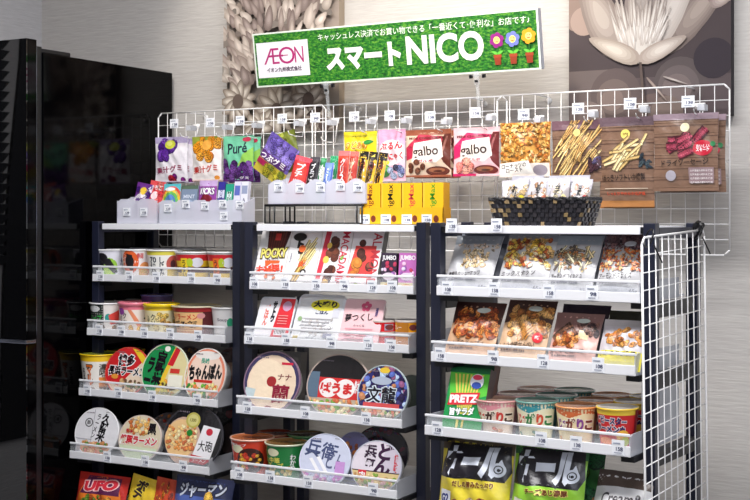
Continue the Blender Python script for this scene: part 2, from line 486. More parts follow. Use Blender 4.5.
# ------------------------------------------------------------------ wire grids behind the racks
def wire_grid(name, label, w, h, nc, nr, rod=.0011, frame=.0021, group=None):
    m = MB()
    for i in range(1, nc): m.rod((i*w/nc, 0, 0), (i*w/nc, 0, h), rod, n=5)
    for j in range(1, nr): m.rod((0, .002, j*h/nr), (w, .002, j*h/nr), rod, n=5)
    c = .012
    m.path([(c,0,0),(w-c,0,0),(w,0,c),(w,0,h-c),(w-c,0,h),(c,0,h),(0,0,h-c),(0,0,c),(c,0,0)], frame, n=7)
    return m
gz = EYE-.088
for x0, yo, lab in ((-2.376, 0, 'white wire grid at left behind the gummy pouches'), (-1.846, .012, 'white wire grid in the middle behind the bars and yellow boxes'), (-1.286, 0, 'white wire grid at right behind the brown snack pouches')):
    gm = wire_grid('wire_grid', '', .581, .3935, 17, 11)
    for gx in (.1, .48): gm.rod((gx, 0, .3935), (gx, YW-YG-yo, .3935), .0025); gm.rod((gx, YW-YG-yo-.003, .385), (gx, YW-YG-yo, .385), .008, n=10)
    o = tag(gm.build('wire_grid', WIREW, smooth=True), lab, 'wire grid')
    o.location = (x0, YG+yo, gz)
side = empty('wire_side_panel', 'white wire mesh panel tied to the right side of the right rack', 'wire panel')
m = wire_grid('', '', .34, .98, 10, 30, .0013, .0023)
o = m.build('mesh_wires', WIREW, side, smooth=True)
R_.put(side, .515, -.067, EYE-.0377-.98, yaw=90)
side.rotation_euler = (Matrix.Rotation(-R_.phi, 3, 'Z') @ Matrix.Rotation(radians(2.05), 3, 'X') @ Matrix.Rotation(pi/2, 3, 'Z')).to_euler()
for xx in (.05, .322):
    m = MB()
    pts = [(xx+.010*cos(a), .011*0+(-.006+.012*sin(a)*0), .978+.018*sin(a)) for a in [i*2*pi/12 for i in range(13)]]
    pts = [(xx+.009*cos(i*pi/6), .006+.012*cos(i*pi/6+.5), .977+.017*sin(i*pi/6)) for i in range(13)]
    m.path(pts, .0016); m.rod((xx+.008, 0, .965), (xx+.02, -.012, .93), .0015)
    if xx > .2:
        m.path([(p[0]-.012, p[1], p[2]+.004) for p in pts], .003); m.rod((xx, -.004, .99), (xx-.02, .006, .99), .006)
    m.build('cable_tie', BLACK, side)

# ------------------------------------------------------------------ fridge
fr_ = empty('fridge', 'tall glossy black fridge at the left edge of the racks', 'fridge'); fr_.location = (-2.392, 2.386, 0)
def fb(name, x0, y0, z0, x1, y1, z1, mat, bev=.003, par=None):
    m = MB(); m.box(x0, y0, z0, x1, y1, z1); return m.build(name, mat, par or fr_, bevel=bev)
fb('body', -.54, .058, .02, 0, .60, 1.935, BLKBODY)
ud = fb('upper_door', -.54, .004, 1.18, 0, .036, 1.966, BLKBODY, .001)
ld = fb('lower_door', -.54, .004, .05, 0, .036, 1.168, BLKBODY, .001)
fb('front_glass', -.54, 0, 1.18, -.001, .004, 1.966, BLKGLOSS, 0, ud); fb('front_glass', -.54, 0, .05, -.001, .004, 1.168, BLKGLOSS, 0, ld)
fb('door_seal', -.53, .036, .06, -.004, .058, 1.95, BLACK, 0)
fb('handle_strip', -.54, -.004, 1.169, .001, .034, 1.179, CHROME, .002)
fb('hinge_cover', -.05, .06, 1.935, -.006, .17, 1.947, BLACK)
fb('edge_trim', -.002, .035, 1.19, .0002, .0362, 1.95, CHROME, 0)

# unseen board and saw-toothed panel, added to shape the reflection in the fridge door
m = MB(); P = [(1.86, 2.25), (1.875, 2.0), (1.925, 1.62), (1.945, 1.3), (1.96, .8), (1.3, .8), (1.3, 2.25)]; n = len(P)
m.add([(0, a, b) for a, b in P]+[(.012, a, b) for a, b in P], [tuple(reversed(range(n))), tuple(range(n, 2*n))]+[(i, (i+1) % n, n+(i+1) % n, n+i) for i in range(n)], (20, 20, 22))
o = tag(m.build('reflection_board', BLACK), 'dark slanted board out of view, added for its reflection in the fridge door', 'board'); o.location = (-2.9395, 0, 0)
m = MB()  # saw-toothed panel added out of view, only for its mirror image
for i in range(26):
    z = 1.35+i*.032; m.add([(0, 1.925, z+.03), (0, 1.955, z), (0, 2.10, z), (0, 2.10, z+.031), (.014, 1.925, z+.03), (.014, 1.955, z), (.014, 2.10, z), (.014, 2.10, z+.031)], [(0,1,2,3), (7,6,5,4), (0,4,5,1), (1,5,6,2), (2,6,7,3), (3,7,4,0)], (20, 20, 22))
o = tag(m.build('reflection_saw_panel', BLACK), 'black saw-toothed panel out of view, added for its reflection in the fridge door', 'reflection panel'); o.location = (-2.9395, 0, 0)

# ------------------------------------------------------------------ canvases
def canvas(label, px0, px1, items, edge):
    x0 = G_.u(px0, 2.97); x1 = G_.u(px1, 2.97); w = x1-x0; h = .62
    m = MB(); m.box(0, 0, 0, w, .03, h, edge)
    art(m, items, lambda x, y, o: (x*w, -o, y*h), w, h, step=.00006)
    o = tag(m.build('canvas_print', CANVAS), label, 'picture'); o.location = (x0, 2.97, EYE+.240)
    return o
rg = random.Random(5)
it = [('r', 0, 0, 1, 1, (150, 136, 126)), ('r', 0, .0, 1, .3, (150, 138, 128))]
for i in range(300):
    u = rg.uniform(-.05, 1.02); v = 1.02-i/300*.82
    dist = abs(u-.45)+abs(v-.42)
    d = rg.choice([(116, 100, 94), (136, 120, 112), (152, 137, 127), (170, 156, 146)]) if dist < .5 else rg.choice([(150, 138, 128), (170, 158, 148), (190, 180, 170)])
    k_ = rg.randint(24, 50); t = tuple(min(255, q+k_) for q in d)
    ang = 100+(.45-u)*110+rg.uniform(-22, 22)
    if rg.random() < .35: it.append(('e', u+.01, v+.0, .03, .045, tuple(int(q*.75) for q in d), ang))
    it.append(('g', u, v, rg.uniform(.1, .2), rg.uniform(.04, .08), ang, d, t))
for (u, v, r) in ((.15, .15, .17), (.5, .1, .2), (.78, .14, .16), (.33, .02, .14), (.92, .03, .13)):
    for k in range(11): it.append(('g', u, v, r, .085, k*33+u*90, (128, 114, 102), (206, 196, 184)))
    it.append(('e', u, v, .05, .035, (96, 80, 72)))
it.append(('g', .9, .1, .14, .05, 200, (60, 48, 44), (90, 74, 66)))
canvas('sepia canvas print of crowded pale petals, partly behind the green banner', 227, 339, it, (150, 136, 120))

rg = random.Random(8)
it = [('r', 0, 0, 1, 1, (65, 54, 56)), ('r', 0, .0, .35, .2, (98, 86, 84)), ('r', .35, 0, 1, .16, (80, 68, 70))]
for u, v, r, c in ((.08, .44, .13, (132, 112, 103)), (.1, .40, .09, (154, 133, 123)), (.3, .1, .16, (86, 73, 72)), (.29, .09, .11, (102, 88, 84)), (.28, .08, .07, (116, 100, 95)),
                   (.7, .13, .16, (80, 70, 70)), (.69, .12, .125, (95, 84, 84)), (.68, .11, .09, (109, 96, 95)), (.55, -.02, .18, (96, 80, 77)), (.9, .22, .12, (45, 36, 44)), (.62, .02, .1, (110, 95, 89)), (.12, .0, .12, (112, 98, 95))):
    it.append(('c', u, v, r, c))
it += [('g', .60, .25, .75, .17, 50, (112, 98, 93), (156, 142, 133)), ('g', .34, .24, .62, .22, 116, (128, 114, 107), (172, 160, 151)),
       ('g', .46, .24, .75, .22, 88, (132, 119, 114), (156, 146, 140)), ('g', .52, .26, .62, .16, 62, (172, 161, 154), (195, 186, 179)),
       ('g', .86, .45, .25, .1, 10, (132, 114, 110), (181, 168, 163)), ('g', .88, .42, .2, .08, 30, (140, 124, 119), (188, 176, 168))]
for i in range(60):
    a = rg.uniform(-26, 26); it.append(('g', .45+a*.0036+rg.uniform(-.02, .02), .25+rg.uniform(0, .06), rg.uniform(.18, .34), .026, 90-a*.7, (151, 139, 132), (207, 200, 193)))
it += [('e', .45, .29, .13, .075, (188, 179, 172)), ('e', .45, .30, .11, .06, (198, 191, 184))]
for i in range(26):
    a = rg.uniform(-30, 30); it.append(('g', .45+a*.004, .27+rg.uniform(0, .04), rg.uniform(.08, .22), .018, 90-a, (179, 168, 161), (214, 209, 204)))
it += [('g', .46, .225, .36, .11, 154, (154, 140, 130), (198, 188, 177)), ('g', .45, .225, .32, .10, 24, (158, 144, 135), (202, 193, 184)),
       ('p', [(.455, .22), (.47, .22), (.5, 0), (.48, 0)], (84, 70, 65)),
       ('g', .60, .16, .16, .012, -20, (149, 137, 132), (181, 172, 167)), ('g', .5, .16, .2, .016, -50, (132, 116, 109), (167, 153, 144))]
canvas('sepia canvas print of a pale water lily on a dark ground', 569, 731, it, (40, 34, 40))

# ------------------------------------------------------------------ green banner
YS = 2.86
sx0 = G_.u(255.5, YS); sx1 = G_.u(543, YS); SW = sx1-sx0; SZ = G_.z(260, 87.8, 2.875); SH = .148
def SU(px): return (G_.u(px, YS)-sx0)/SW
ban = empty('banner_sign', 'green banner with a white brand square, big white letters and three potted flowers', 'sign')
ban.location = (sx0, 2.868, SZ); ban.rotation_euler = (radians(9), 0, radians(-1.2))
m = MB(); m.box(0, 0, 0, SW, .020, SH, (200, 202, 210)); m.build('panel', GREYSIDE, ban, bevel=.001)
m = MB()
def sfn(x, y, o): return (x*SW, -o, y*SH)
art(m, [('r', 0, 0, 1, 1, (226, 232, 222))], sfn, SW, SH, mi=0, o0=.0004)
art(m, [('r', .006, .03, .994, .97, (40, 140, 40))], sfn, SW, SH, mi=1, o0=.0008)
mag = (176, 30, 110)
I = [('r', SU(258.5), .17, SU(310.5), .82, (238, 234, 240)),
     ('t', 'Æ', SU(273), .56, SU(280)-SU(264.5), .29, mag, None, 0, 0), ('t', 'O', SU(288.5), .56, SU(297)-SU(281), .31, mag, None, 0, 0.0), ('t', 'N', SU(301), .56, SU(306)-SU(297), .29, mag, None, 0, 0),
     ('e', SU(284), .56, .004, .02, mag), ('r', SU(274), .555, SU(290), .57, mag),
     ('t', 'イオン九州株式会社', SU(285), .31, SU(303)-SU(268), .09, (70, 40, 70)),
     ('t', 'キャッシュレス決済でお買い物できる「一番近くて･便利な」お店です♪', SU(423), .83, SU(529)-SU(317), .13, (236, 246, 232), None, 0, .006),
     ('t', 'スマート', SU(365), .43, SU(403)-SU(327), .44, (244, 246, 240), None, 0, .06),
     ('t', 'NICO', SU(447.5), .47, SU(487)-SU(409), .50, (244, 246, 240), None, 0, .035)]
for px, c, yo in ((500.5, (150, 40, 130), .53), (516.5, (120, 130, 210), .53), (533, (240, 165, 40), .56)):
    u = SU(px); a = SH/SW
    I += [('r', u-.0022, .26, u+.0022, yo, (40, 110, 40)), ('g', u, .3, .02, .009, 25, (90, 190, 60), (120, 210, 80)), ('g', u, .3, .02, .009, 155, (90, 190, 60), (120, 210, 80))]
    for k in range(6):
        g = k*pi/3+.3; I.append(('c', u+.0135*cos(g), yo+.0135*sin(g)/a, .0095, c))
    I += [('c', u, yo, .0105, (245, 225, 130)), ('c', u-.004, yo+.02, .0014, (60, 40, 20)), ('c', u+.004, yo+.02, .0014, (60, 40, 20)), ('r', u-.004, yo-.035, u+.004, yo-.022, (190, 60, 40)),
          ('p', [(u-.009, .12), (u+.009, .12), (u+.011, .26), (u-.011, .26)], (150, 60, 36)), ('r', u-.0125, .24, u+.0125, .29, (170, 72, 44))]
art(m, I, sfn, SW, SH, o0=.0010, step=.00008)
m.build('printed_face', [PAPER, GRASS], ban)
for px in (326, 478):
    u = SU(px)*SW
    m = MB(); m.box(u-.007, -.006, -.028, u+.007, -.003, .006); m.box(u-.004, -.004, -.09, u+.004, .0, -.02); m.rod((u-.016, .002, -.004), (u+.016, .002, -.004), .003)
    m.build('clear_clip', CLEAR, ban)
    m = MB()
    for du in (-.018, .018): m.box(u+du-.0035, -.002, -.012, u+du+.0035, .006, -.003)
    m.box(u-.004, -.008, -.022, u+.004, -.005, -.016)
    m.build('clip_screw', BLACK, ban)
# ------------------------------------------------------------------ products
W_ = (244, 242, 244); K_ = (24, 20, 26); RED = (206, 34, 44); YEL = (246, 202, 40); GRN = (40, 140, 66)
def dense(l):
    return [('b',)+tuple(i[1:5])+(int(i[5]*2), i[6]*.78)+tuple(i[7:]) if i[0] == 'b' else i for i in l]
def fitH(fr, px, ytop, v0, zf, lean):
    a = radians(lean); H = .12
    for _ in range(8): H = max(.02, (fr.z(px, ytop, v0+H*sin(a))-zf)/cos(a))
    return H
def shelf(rows, k): return EYE+rows[k][0]+.0062, -rows[k][1]

# ---- hooks with price cards, and pouches hanging on them
def hook(px, py, zr, n='128', label='', extra=.0):
    u = G_.u(px, 2.795); z = G_.z(px, py, 2.795); r = empty('peg_hook', label, 'hook', 'peg hooks with price cards on the grids'); r.location = (u, YG-.004, zr)
    dz = z-zr
    m = MB(); m.box(-.012, -.001, dz-.008, .012, .003, dz+.006); m.path([(0, 0, dz-.003), (0, -.088, dz-.010), (0, -.098, dz-.004)], .0016); m.path([(.008, 0, dz-.004), (.008, -.012, -.001), (.008, -.05, -.002), (.008, -.078, .002), (.008, -.084, .01)], .0015)
    m.build('wire_arm', WIREW, r, smooth=True)
    m = MB(); m.box(.010, -.06, dz-.016, .026, -.03, dz-.002); m.build('plastic_clip', PLATE, r)
    price_card(r, (0, -.101, dz-.012), n, .029, .026)
    return r
hk = [(174, 124, 'over the grape gummy pouch'), (210, 123, 'over the orange gummy pouch'), (240, 121, 'over the green grape candy pouch'), (282, 119, 'over the slumped purple pouch'),
      (315, 118, 'over the bar bin, by the grid corner'), (354, 117, 'over the plain yellow pouch'), (389.5, 116, 'over the pink konjac pouch'), (430, 117, 'over the brown chocolate pouch'),
      (475, 113, 'over the pink chocolate pouch'), (523.5, 115, 'over the orange nut pouch'), (578, 109, 'over the dried strips pouch'), (630, 104, 'over the dried fish stick pouch'), (688, 102, 'over the dried sausage pouch')]
hook_top = {174: 136, 210: 136, 240: 136, 282: 134, 315: 140, 354: 131, 389.5: 130, 430: 129, 475: 127, 523.5: 122, 578: 120, 630: 117, 688: 113}
for i, (px, py, t) in enumerate(hk):
    hook(px, py, G_.z(px, hook_top[px]+2.0, 2.85), NUMS[i % 5], 'wire hook with price card '+t)

def hung(name, label, cat, px0, px1, y0, y1, items, behind=None, Y=2.848, yaw=0, roll=0, group=None, bulge=.008, seal=W_, blabel=None, boff=(.004, .01), seed=1):
    u, w = G_.span(px0, px1, Y); z1 = G_.z((px0+px1)/2, y0, Y); z0 = G_.z((px0+px1)/2, y1, Y)
    o = bag_obj(name, label, cat, w, z1-z0, bulge, items, group, seal=seal, seed=seed)
    G_.put(o, u, Y, z0, yaw, 0, roll)
    if blabel:
        c = dup(o); c['label'] = blabel; G_.put(c, u+boff[0], Y+.016, z0-.003, yaw+2, 0, roll)
    return o
def grapes(x0, y0, x1, y1, n, r, cols, seed): return ('b', x0, y0, x1, y1, n, r, 1.0, cols, seed)
PUR = [(92, 40, 150), (112, 58, 170), (74, 28, 124)]; ORG = [(240, 150, 30), (250, 172, 60), (232, 128, 20)]
GRP = 'pouches hanging from the wire grid'
hung('gummy_pouch', 'white gummy pouch with purple grapes and a green grape on top', 'candy pouch', 155.5, 188, 137, 182,
     [('r', 0, 0, 1, 1, (240, 234, 240)), ('r', 0, .86, 1, 1, (190, 176, 214)), grapes(.16, .55, .72, .86, 9, .12, PUR, 3), grapes(.28, .48, .5, .62, 3, .12, PUR, 8), ('e', .48, .83, .17, .1, (214, 220, 70)), ('e', .46, .85, .09, .05, (236, 240, 130)),
      ('t', '果汁グミ', .46, .28, .82, .15, (150, 30, 80), None, 6, .02), ('b', .5, .02, .95, .13, 6, .07, 1, [(170, 30, 50), (120, 30, 120)], 4), ('r', 0, 0, 1, .02, (200, 190, 210))],
     group=GRP, blabel='second grape gummy pouch hanging behind the front grape gummy pouch', boff=(.014, .01))
hung('gummy_pouch', 'white gummy pouch with orange slices printed on it', 'candy pouch', 192.5, 222, 136.5, 180.5,
     [('r', 0, 0, 1, 1, (242, 234, 232)), ('r', 0, .8, 1, 1, (150, 160, 60)), grapes(.1, .62, .95, .95, 12, .13, ORG, 5), grapes(.25, .48, .7, .62, 5, .12, ORG, 6), ('e', .52, .8, .17, .12, (250, 180, 80)),
      ('t', '果汁グミ', .48, .26, .84, .16, (200, 40, 30), None, 6, .02), ('e', .85, .06, .09, .05, (230, 150, 60)), ('r', 0, 0, 1, .02, (230, 200, 190))],
     group=GRP, blabel='second orange gummy pouch hanging behind the front orange gummy pouch', boff=(-.008, .01))
hung('gummy_pouch', 'green pouch with Pure lettering above dark purple grapes', 'candy pouch', 223.5, 254, 136, 181.5,
     [('r', 0, 0, 1, 1, (120, 204, 166)), ('r', 0, .0, 1, .18, (92, 40, 110)), ('p', [(.5, .35), (1, .3), (1, .75), (.7, .6)], (150, 204, 90)), ('t', 'Puré', .5, .73, .66, .24, (30, 40, 60), None, 4, .02), ('e', .78, .92, .14, .05, (210, 60, 90)),
      grapes(.02, .1, .98, .42, 30, .105, [(96, 48, 128), (122, 74, 156), (70, 30, 96)], 9), ('t', 'グミ', .7, .08, .3, .06, W_)], seal=(90, 170, 140),
     group=GRP, blabel='dark purple pouch hanging behind the green grape pouch', boff=(.01, .01))
o = hung('gummy_pouch', 'purple pouch with grapes slumped sideways beside the bar bin', 'candy pouch', 264, 297, 136, 179,
     [('r', 0, 0, 1, 1, (196, 178, 64)), ('r', 0, .35, 1, 1, (110, 92, 170)), grapes(.0, .5, 1, .95, 26, .12, [(104, 84, 170), (140, 122, 200), (80, 60, 140)], 12), ('r', .0, .36, .92, .54, (84, 40, 110)),
      ('t', 'つぶグミ', .46, .46, .85, .17, W_, (90, 40, 120), 4, .03), ('r', 0, .2, .4, .34, (176, 40, 90)), ('b', .3, .0, 1, .3, 16, .1, .8, [(206, 196, 60), (170, 160, 40), (120, 130, 40)], 13)], seal=(150, 140, 90), group=GRP, roll=33, Y=2.835, seed=4)
o.location.x -= .045; o.location.z += .004
hung('gummy_pouch', 'olive and yellow pouch hanging behind the slumped purple pouch', 'candy pouch', 280, 303, 131, 172,
     [('r', 0, 0, 1, 1, (120, 130, 50)), ('b', 0, .1, 1, .95, 22, .14, .7, [(90, 84, 40), (180, 190, 80), (60, 70, 36)], 14), ('p', [(0, .6), (.4, .9), (.2, 1), (0, 1)], (210, 210, 100))], seal=(100, 104, 60), group=GRP, roll=-14, Y=2.862)
hung('candy_pouch', 'plain yellow pouch with orange script and a green leaf', 'candy pouch', 344, 377, 131.5, 166,
     [('r', 0, 0, 1, 1, (236, 214, 34)), ('r', 0, .84, 1, .93, (206, 188, 40)), ('t', 'のどあめ', .42, .6, .7, .22, (226, 120, 30), (250, 240, 160), 0, .02), ('g', .66, .66, .28, .12, 8, (30, 120, 50), (70, 160, 70)), ('t', 'ハーブ', .5, .86, .5, .06, (90, 110, 40)), ('b', .1, .1, .9, .4, 9, .08, 1, [(240, 180, 40), (250, 220, 90)], 2)], seal=(226, 206, 50), group=GRP)
hung('konjac_pouch', 'pink pouch with red hiragana above green and blue fruit', 'candy pouch', 378.5, 405.5, 129.5, 181,
     [('r', 0, 0, 1, 1, (240, 186, 204)), ('r', 0, .7, 1, 1, (238, 170, 204)), ('e', .5, .55, .5, .25, (250, 226, 230)), ('t', 'ぷるん', .5, .68, .86, .15, (214, 40, 56), W_, 5, .04), ('t', 'こんにゃく', .5, .47, .9, .15, (220, 50, 60), W_, 5, .04), ('e', .25, .2, .26, .13, (60, 120, 60)), ('e', .26, .24, .16, .06, (120, 180, 80)), ('b', .4, .08, .98, .3, 10, .1, 1, [(110, 120, 170), (170, 180, 210), (60, 60, 80)], 6), ('e', .26, .36, .2, .05, (230, 220, 60))], seal=(244, 200, 216), group=GRP)
def galbo(c1, c2, bg, choc):
    return [('r', 0, 0, 1, 1, bg), ('r', 0, .88, 1, 1, c1), ('p', [(0, .62), (.3, .9), (.95, .84), (1, .7), (.6, .72), (.3, .6), (.15, .4), (0, .35)], c2), ('p', [(.86, .9), (1, .9), (1, .15), (.86, .3), (.76, .5), (.88, .66)], choc), ('p', [(.9, .85), (.94, .85), (.86, .55), (.8, .5)], tuple(min(255, q+60) for q in choc)),
            ('p', [(.14, .32), (.2, .72), (.8, .8), (.86, .42), (.7, .3)], (244, 234, 226)), ('t', 'galbo', .46, .52, .58, .26, (52, 26, 22), None, 3, .015), ('t', 'ガルボ', .46, .34, .34, .06, c2),
            ('e', .72, .12, .26, .1, choc), ('e', .70, .14, .18, .05, (160, 100, 70)), ('e', .72, .12, .1, .02, (70, 32, 26)), ('t', 'MINI CHOCOLATE', .5, .82, .84, .05, choc), ('r', 0, 0, 1, .04, c1)]
hung('chocolate_pouch', 'chocolate pouch with galbo lettering, brown and cream', 'candy pouch', 406, 451.5, 129.5, 177,
     galbo((150, 84, 60), (190, 44, 74), (226, 200, 176), (96, 44, 34))+[('b', .04, .12, .4, .34, 5, .07, .8, [(110, 60, 40), (140, 84, 60)], 3)], seal=(214, 190, 170), group=GRP, blabel='second brown chocolate pouch behind the front brown one', boff=(.018, .01), seed=3)
hung('chocolate_pouch', 'chocolate pouch with galbo lettering on bright pink', 'candy pouch', 453.5, 500, 127.5, 176,
     galbo((236, 190, 196), (206, 40, 100), (240, 190, 196), (104, 40, 40))+[('b', .06, .1, .4, .32, 8, .08, .9, [(236, 130, 120), (246, 170, 150)], 3), ('r', 0, 0, .5, .05, (190, 30, 90))], seal=(244, 224, 220), group=GRP, seed=5)
NUT = [(226, 160, 70), (240, 184, 100), (206, 130, 50), (246, 206, 140), (190, 110, 44)]
hung('nut_pouch', 'pouch full of orange sliced almonds with a white lower band', 'snack pouch', 500.5, 551, 122.5, 177,
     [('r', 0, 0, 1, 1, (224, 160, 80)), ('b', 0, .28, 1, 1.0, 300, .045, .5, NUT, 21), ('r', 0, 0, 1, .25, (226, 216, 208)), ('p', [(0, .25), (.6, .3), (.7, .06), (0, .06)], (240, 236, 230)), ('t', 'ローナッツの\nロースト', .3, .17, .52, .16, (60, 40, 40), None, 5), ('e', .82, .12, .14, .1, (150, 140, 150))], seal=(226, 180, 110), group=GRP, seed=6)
WOOD = [(122, 92, 76), (134, 104, 86), (112, 84, 70)]
def wood(): return [('r', 0, 0, 1, 1, (128, 98, 80))]+[('r', 0, i*.14, 1, i*.14+.012, (92, 66, 54)) for i in range(1, 7)]+[('r', 0, i*.14+.05, 1, i*.14+.06, (142, 112, 92)) for i in range(0, 7)]
def yfoot(t1, pill=None):
    r = [('t', t1, .5, .27, .8, .09, (40, 26, 24), None, 3, .015)]
    for k in range(4): r.append(('t', '北海道産の原料を使用', .68, .19-.035*k, .44, .022, (220, 200, 190)))
    return r
hung('dried_strip_pouch', 'brown wood-printed pouch showing a sheaf of thin golden strips', 'snack pouch', 552, 602.5, 120.5, 182,
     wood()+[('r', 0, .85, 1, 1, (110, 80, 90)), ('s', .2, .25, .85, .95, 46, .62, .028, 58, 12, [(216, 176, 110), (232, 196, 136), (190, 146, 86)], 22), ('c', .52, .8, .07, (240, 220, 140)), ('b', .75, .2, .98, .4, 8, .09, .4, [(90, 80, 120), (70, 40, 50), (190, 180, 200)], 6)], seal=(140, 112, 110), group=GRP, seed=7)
hung('fish_stick_pouch', 'brown wood-printed pouch with a few pale dried sticks', 'snack pouch', 600, 655, 117, 207,
     wood()+[('r', 0, .9, 1, 1, (104, 84, 92)), ('c', .48, .81, .085, (236, 214, 110)), ('t', '北海道', .48, .81, .1, .03, (90, 60, 30)), ('s', .22, .5, .82, .7, 16, .42, .045, 35, 38, [(206, 176, 120), (186, 154, 96), (226, 200, 150)], 23), ('b', .74, .44, .95, .6, 9, .06, .4, [(40, 50, 60), (70, 84, 90)], 9)]
     +[('t', 'ほっきソフトいか燻製', .45, .33, .8, .08, (36, 24, 22), None, 2, .015), ('r', .1, .2, .9, .21, (200, 180, 160)), ('t', 'しっとりやわらか北海道', .5, .15, .7, .04, (200, 70, 40)), ('r', 0, 0, 1, .07, (176, 120, 70))], seal=(150, 124, 116), group=GRP, blabel='second dried stick pouch hanging behind the front dried stick pouch', boff=(-.006, .01), seed=8)
hung('sausage_pouch', 'brown wood-printed pouch with dark red dried sausages and round red seal', 'snack pouch', 653.5, 719, 113.5, 191,
     wood()+[('r', 0, .92, 1, 1, (150, 130, 140)), ('s', .3, .55, .34, .66, 3, .22, .09, 20, 20, [(140, 50, 70)], 2), ('s', .44, .56, .5, .7, 3, .24, .1, 35, 30, [(156, 60, 80)], 5), ('s', .7, .68, .76, .74, 2, .22, .1, 50, 10, [(134, 46, 64)], 6), ('s', .5, .48, .6, .5, 2, .24, .08, 15, 8, [(150, 56, 74)], 8),
             ('c', .5, .82, .07, (230, 220, 180)), ('e', .78, .55, .15, .1, (190, 24, 50)), ('t', 'おいしい\nスモーク', .78, .55, .2, .09, W_), ('t', 'ドライソーセージ', .5, .37, .74, .08, (34, 24, 24), None, 2, .015), ('r', .56, .1, .94, .3, (150, 126, 130)), ('c', .28, .2, .08, (176, 170, 180)), ('c', .93, .6, .04, (40, 120, 70))]
     +[('t', '北海道産の原料を使用', .75, .26-.05*k, .34, .028, (225, 215, 215)) for k in range(4)], seal=(170, 150, 150), group=GRP, blabel='second dried sausage pouch hanging behind the front sausage pouch', boff=(.012, .01), seed=9, Y=2.84)

# ---- small bins on the top shelves
def bin_obj(label, w, d, h, npock, scallop=False):
    r = empty('frosted_bin', label, 'bin')
    m = MB(); t = .0016
    m.box(-w/2, 0, 0, w/2, d, t)
    m.box(-w/2, d-t, 0, w/2, d, h*1.1)
    n = npock*10
    vs = []; top = []
    for i in range(n+1):
        x = -w/2+w*i/n; q = (i % 10)/10; hh = h*(.78+.22*sin(pi*q)) if scallop else h*(1.0 if .12 < q < .88 else .93)
        top.append(hh); vs += [(x, 0, 0), (x, 0, hh), (x, t, 0), (x, t, hh)]
    fs = []
    for i in range(n):
        a, b = 4*i, 4*i+4; fs += [(a, b, b+1, a+1), (b+2, a+2, a+3, b+3), (a+1, b+1, b+3, a+3)]
    m.add(vs, fs, W_); m.build('bin_body', FROST, r)
    for i in range(npock+1):
        x = -w/2+(w-t)*i/npock; m = MB()
        m.add([(x, 0, 0), (x, d, 0), (x, d, h*1.08), (x, 0, h*.8), (x+t, 0, 0), (x+t, d, 0), (x+t, d, h*1.08), (x+t, 0, h*.8)], [(3,2,1,0),(4,5,6,7),(0,4,7,3),(3,7,6,2),(1,2,6,5)], W_)
        m.build('divider', FROST, r)
    return r
def binned(fr, label, px0, px1, ytop, zf, v, d, npk, cards, scallop=False):
    u, w = fr.span(px0, px1, v); h = fr.z((px0+px1)/2, ytop, v)-zf
    b = bin_obj(label, w, d, h, npk, scallop); fr.put(b, u, v, zf)
    for i, (px, py) in enumerate(cards):
        price_card(b, (fr.u(px, v)-u, -.002, fr.z(px, py, v)-zf-.011), NUMS[(i+npk) % 5], .024, .022)
    return b
def small(fr, name, label, cat, px0, px1, ytop, v, zf, items, d=.012, kind='bag', lean=8, roll=0, side=W_, group=None, yaw=0, bulge=.006, seal=W_):
    u, w = fr.span(px0, px1, v); h = fitH(fr, (px0+px1)/2, ytop, v, zf, lean)
    if kind == 'bag': o = bag_obj(name, label, cat, w, h, bulge, items, group, seal=seal, seed=int(px0))
    else: o = carton_obj(name, label, cat, w, h, d, items, group, side=side)
    return fr.put(o, u, v, zf, yaw, lean, roll)
zt = TOPZ
binned(L_, 'frosted bin with candy packs at the left end of the left rack top', 117, 157, 199, zt, .015, .058, 2, [(127, 212), (144, 212)])
binned(L_, 'frosted five-pocket bin with gummies and gum on the left rack top', 159, 242, 200, zt, .012, .058, 5, [(168, 208), (186, 204), (205, 206), (223, 204), (240, 205), (224, 216)])
gq = 'small packs in the frosted bins'
z2 = zt+.003
small(L_, 'candy_pack', 'purple and white candy pack in the left end bin', 'candy pack', 129, 145, 183, .035, z2, [('r', 0, 0, 1, 1, (112, 50, 140)), ('p', [(0, .6), (1, 1), (1, .8), (0, .4)], (240, 230, 240)), ('b', .1, .55, .9, .95, 5, .14, 1, PUR, 2), ('e', .5, .8, .2, .1, (236, 200, 60)), ('t', 'グミ', .5, .66, .6, .12, W_)], roll=10, group=gq)
small(L_, 'candy_pack', 'red strawberry candy pack in the left end bin', 'candy pack', 143, 158, 181, .04, z2, [('r', 0, 0, 1, 1, (226, 80, 84)), ('b', .1, .5, .9, .95, 7, .16, 1, [(214, 40, 50), (240, 130, 120)], 3), ('t', 'いちご', .5, .85, .8, .12, W_), ('e', .5, .65, .2, .1, (250, 220, 220))], roll=8, group=gq)
small(L_, 'candy_pack', 'rainbow striped candy pack with a white cloud', 'candy pack', 161, 178, 184, .03, z2, [('r', 0, 0, 1, 1, (90, 190, 200)), ('e', .5, .6, .62, .34, (226, 80, 70)), ('e', .5, .57, .52, .3, (240, 200, 60)), ('e', .5, .54, .42, .26, (100, 180, 90)), ('e', .5, .5, .3, .22, (90, 130, 200)), ('e', .4, .86, .3, .05, W_)], group=gq)
small(L_, 'mint_tin', 'grey blue mint pack beside the rainbow candy pack', 'candy pack', 179, 195, 185.5, .03, z2, [('r', 0, 0, 1, 1, (130, 146, 170)), ('r', 0, .9, 1, 1, (90, 110, 90)), ('t', 'MINT', .5, .7, .7, .1, (220, 226, 240)), ('e', .5, .5, .3, .12, (160, 176, 200))], kind='box', side=(120, 130, 150), group=gq)
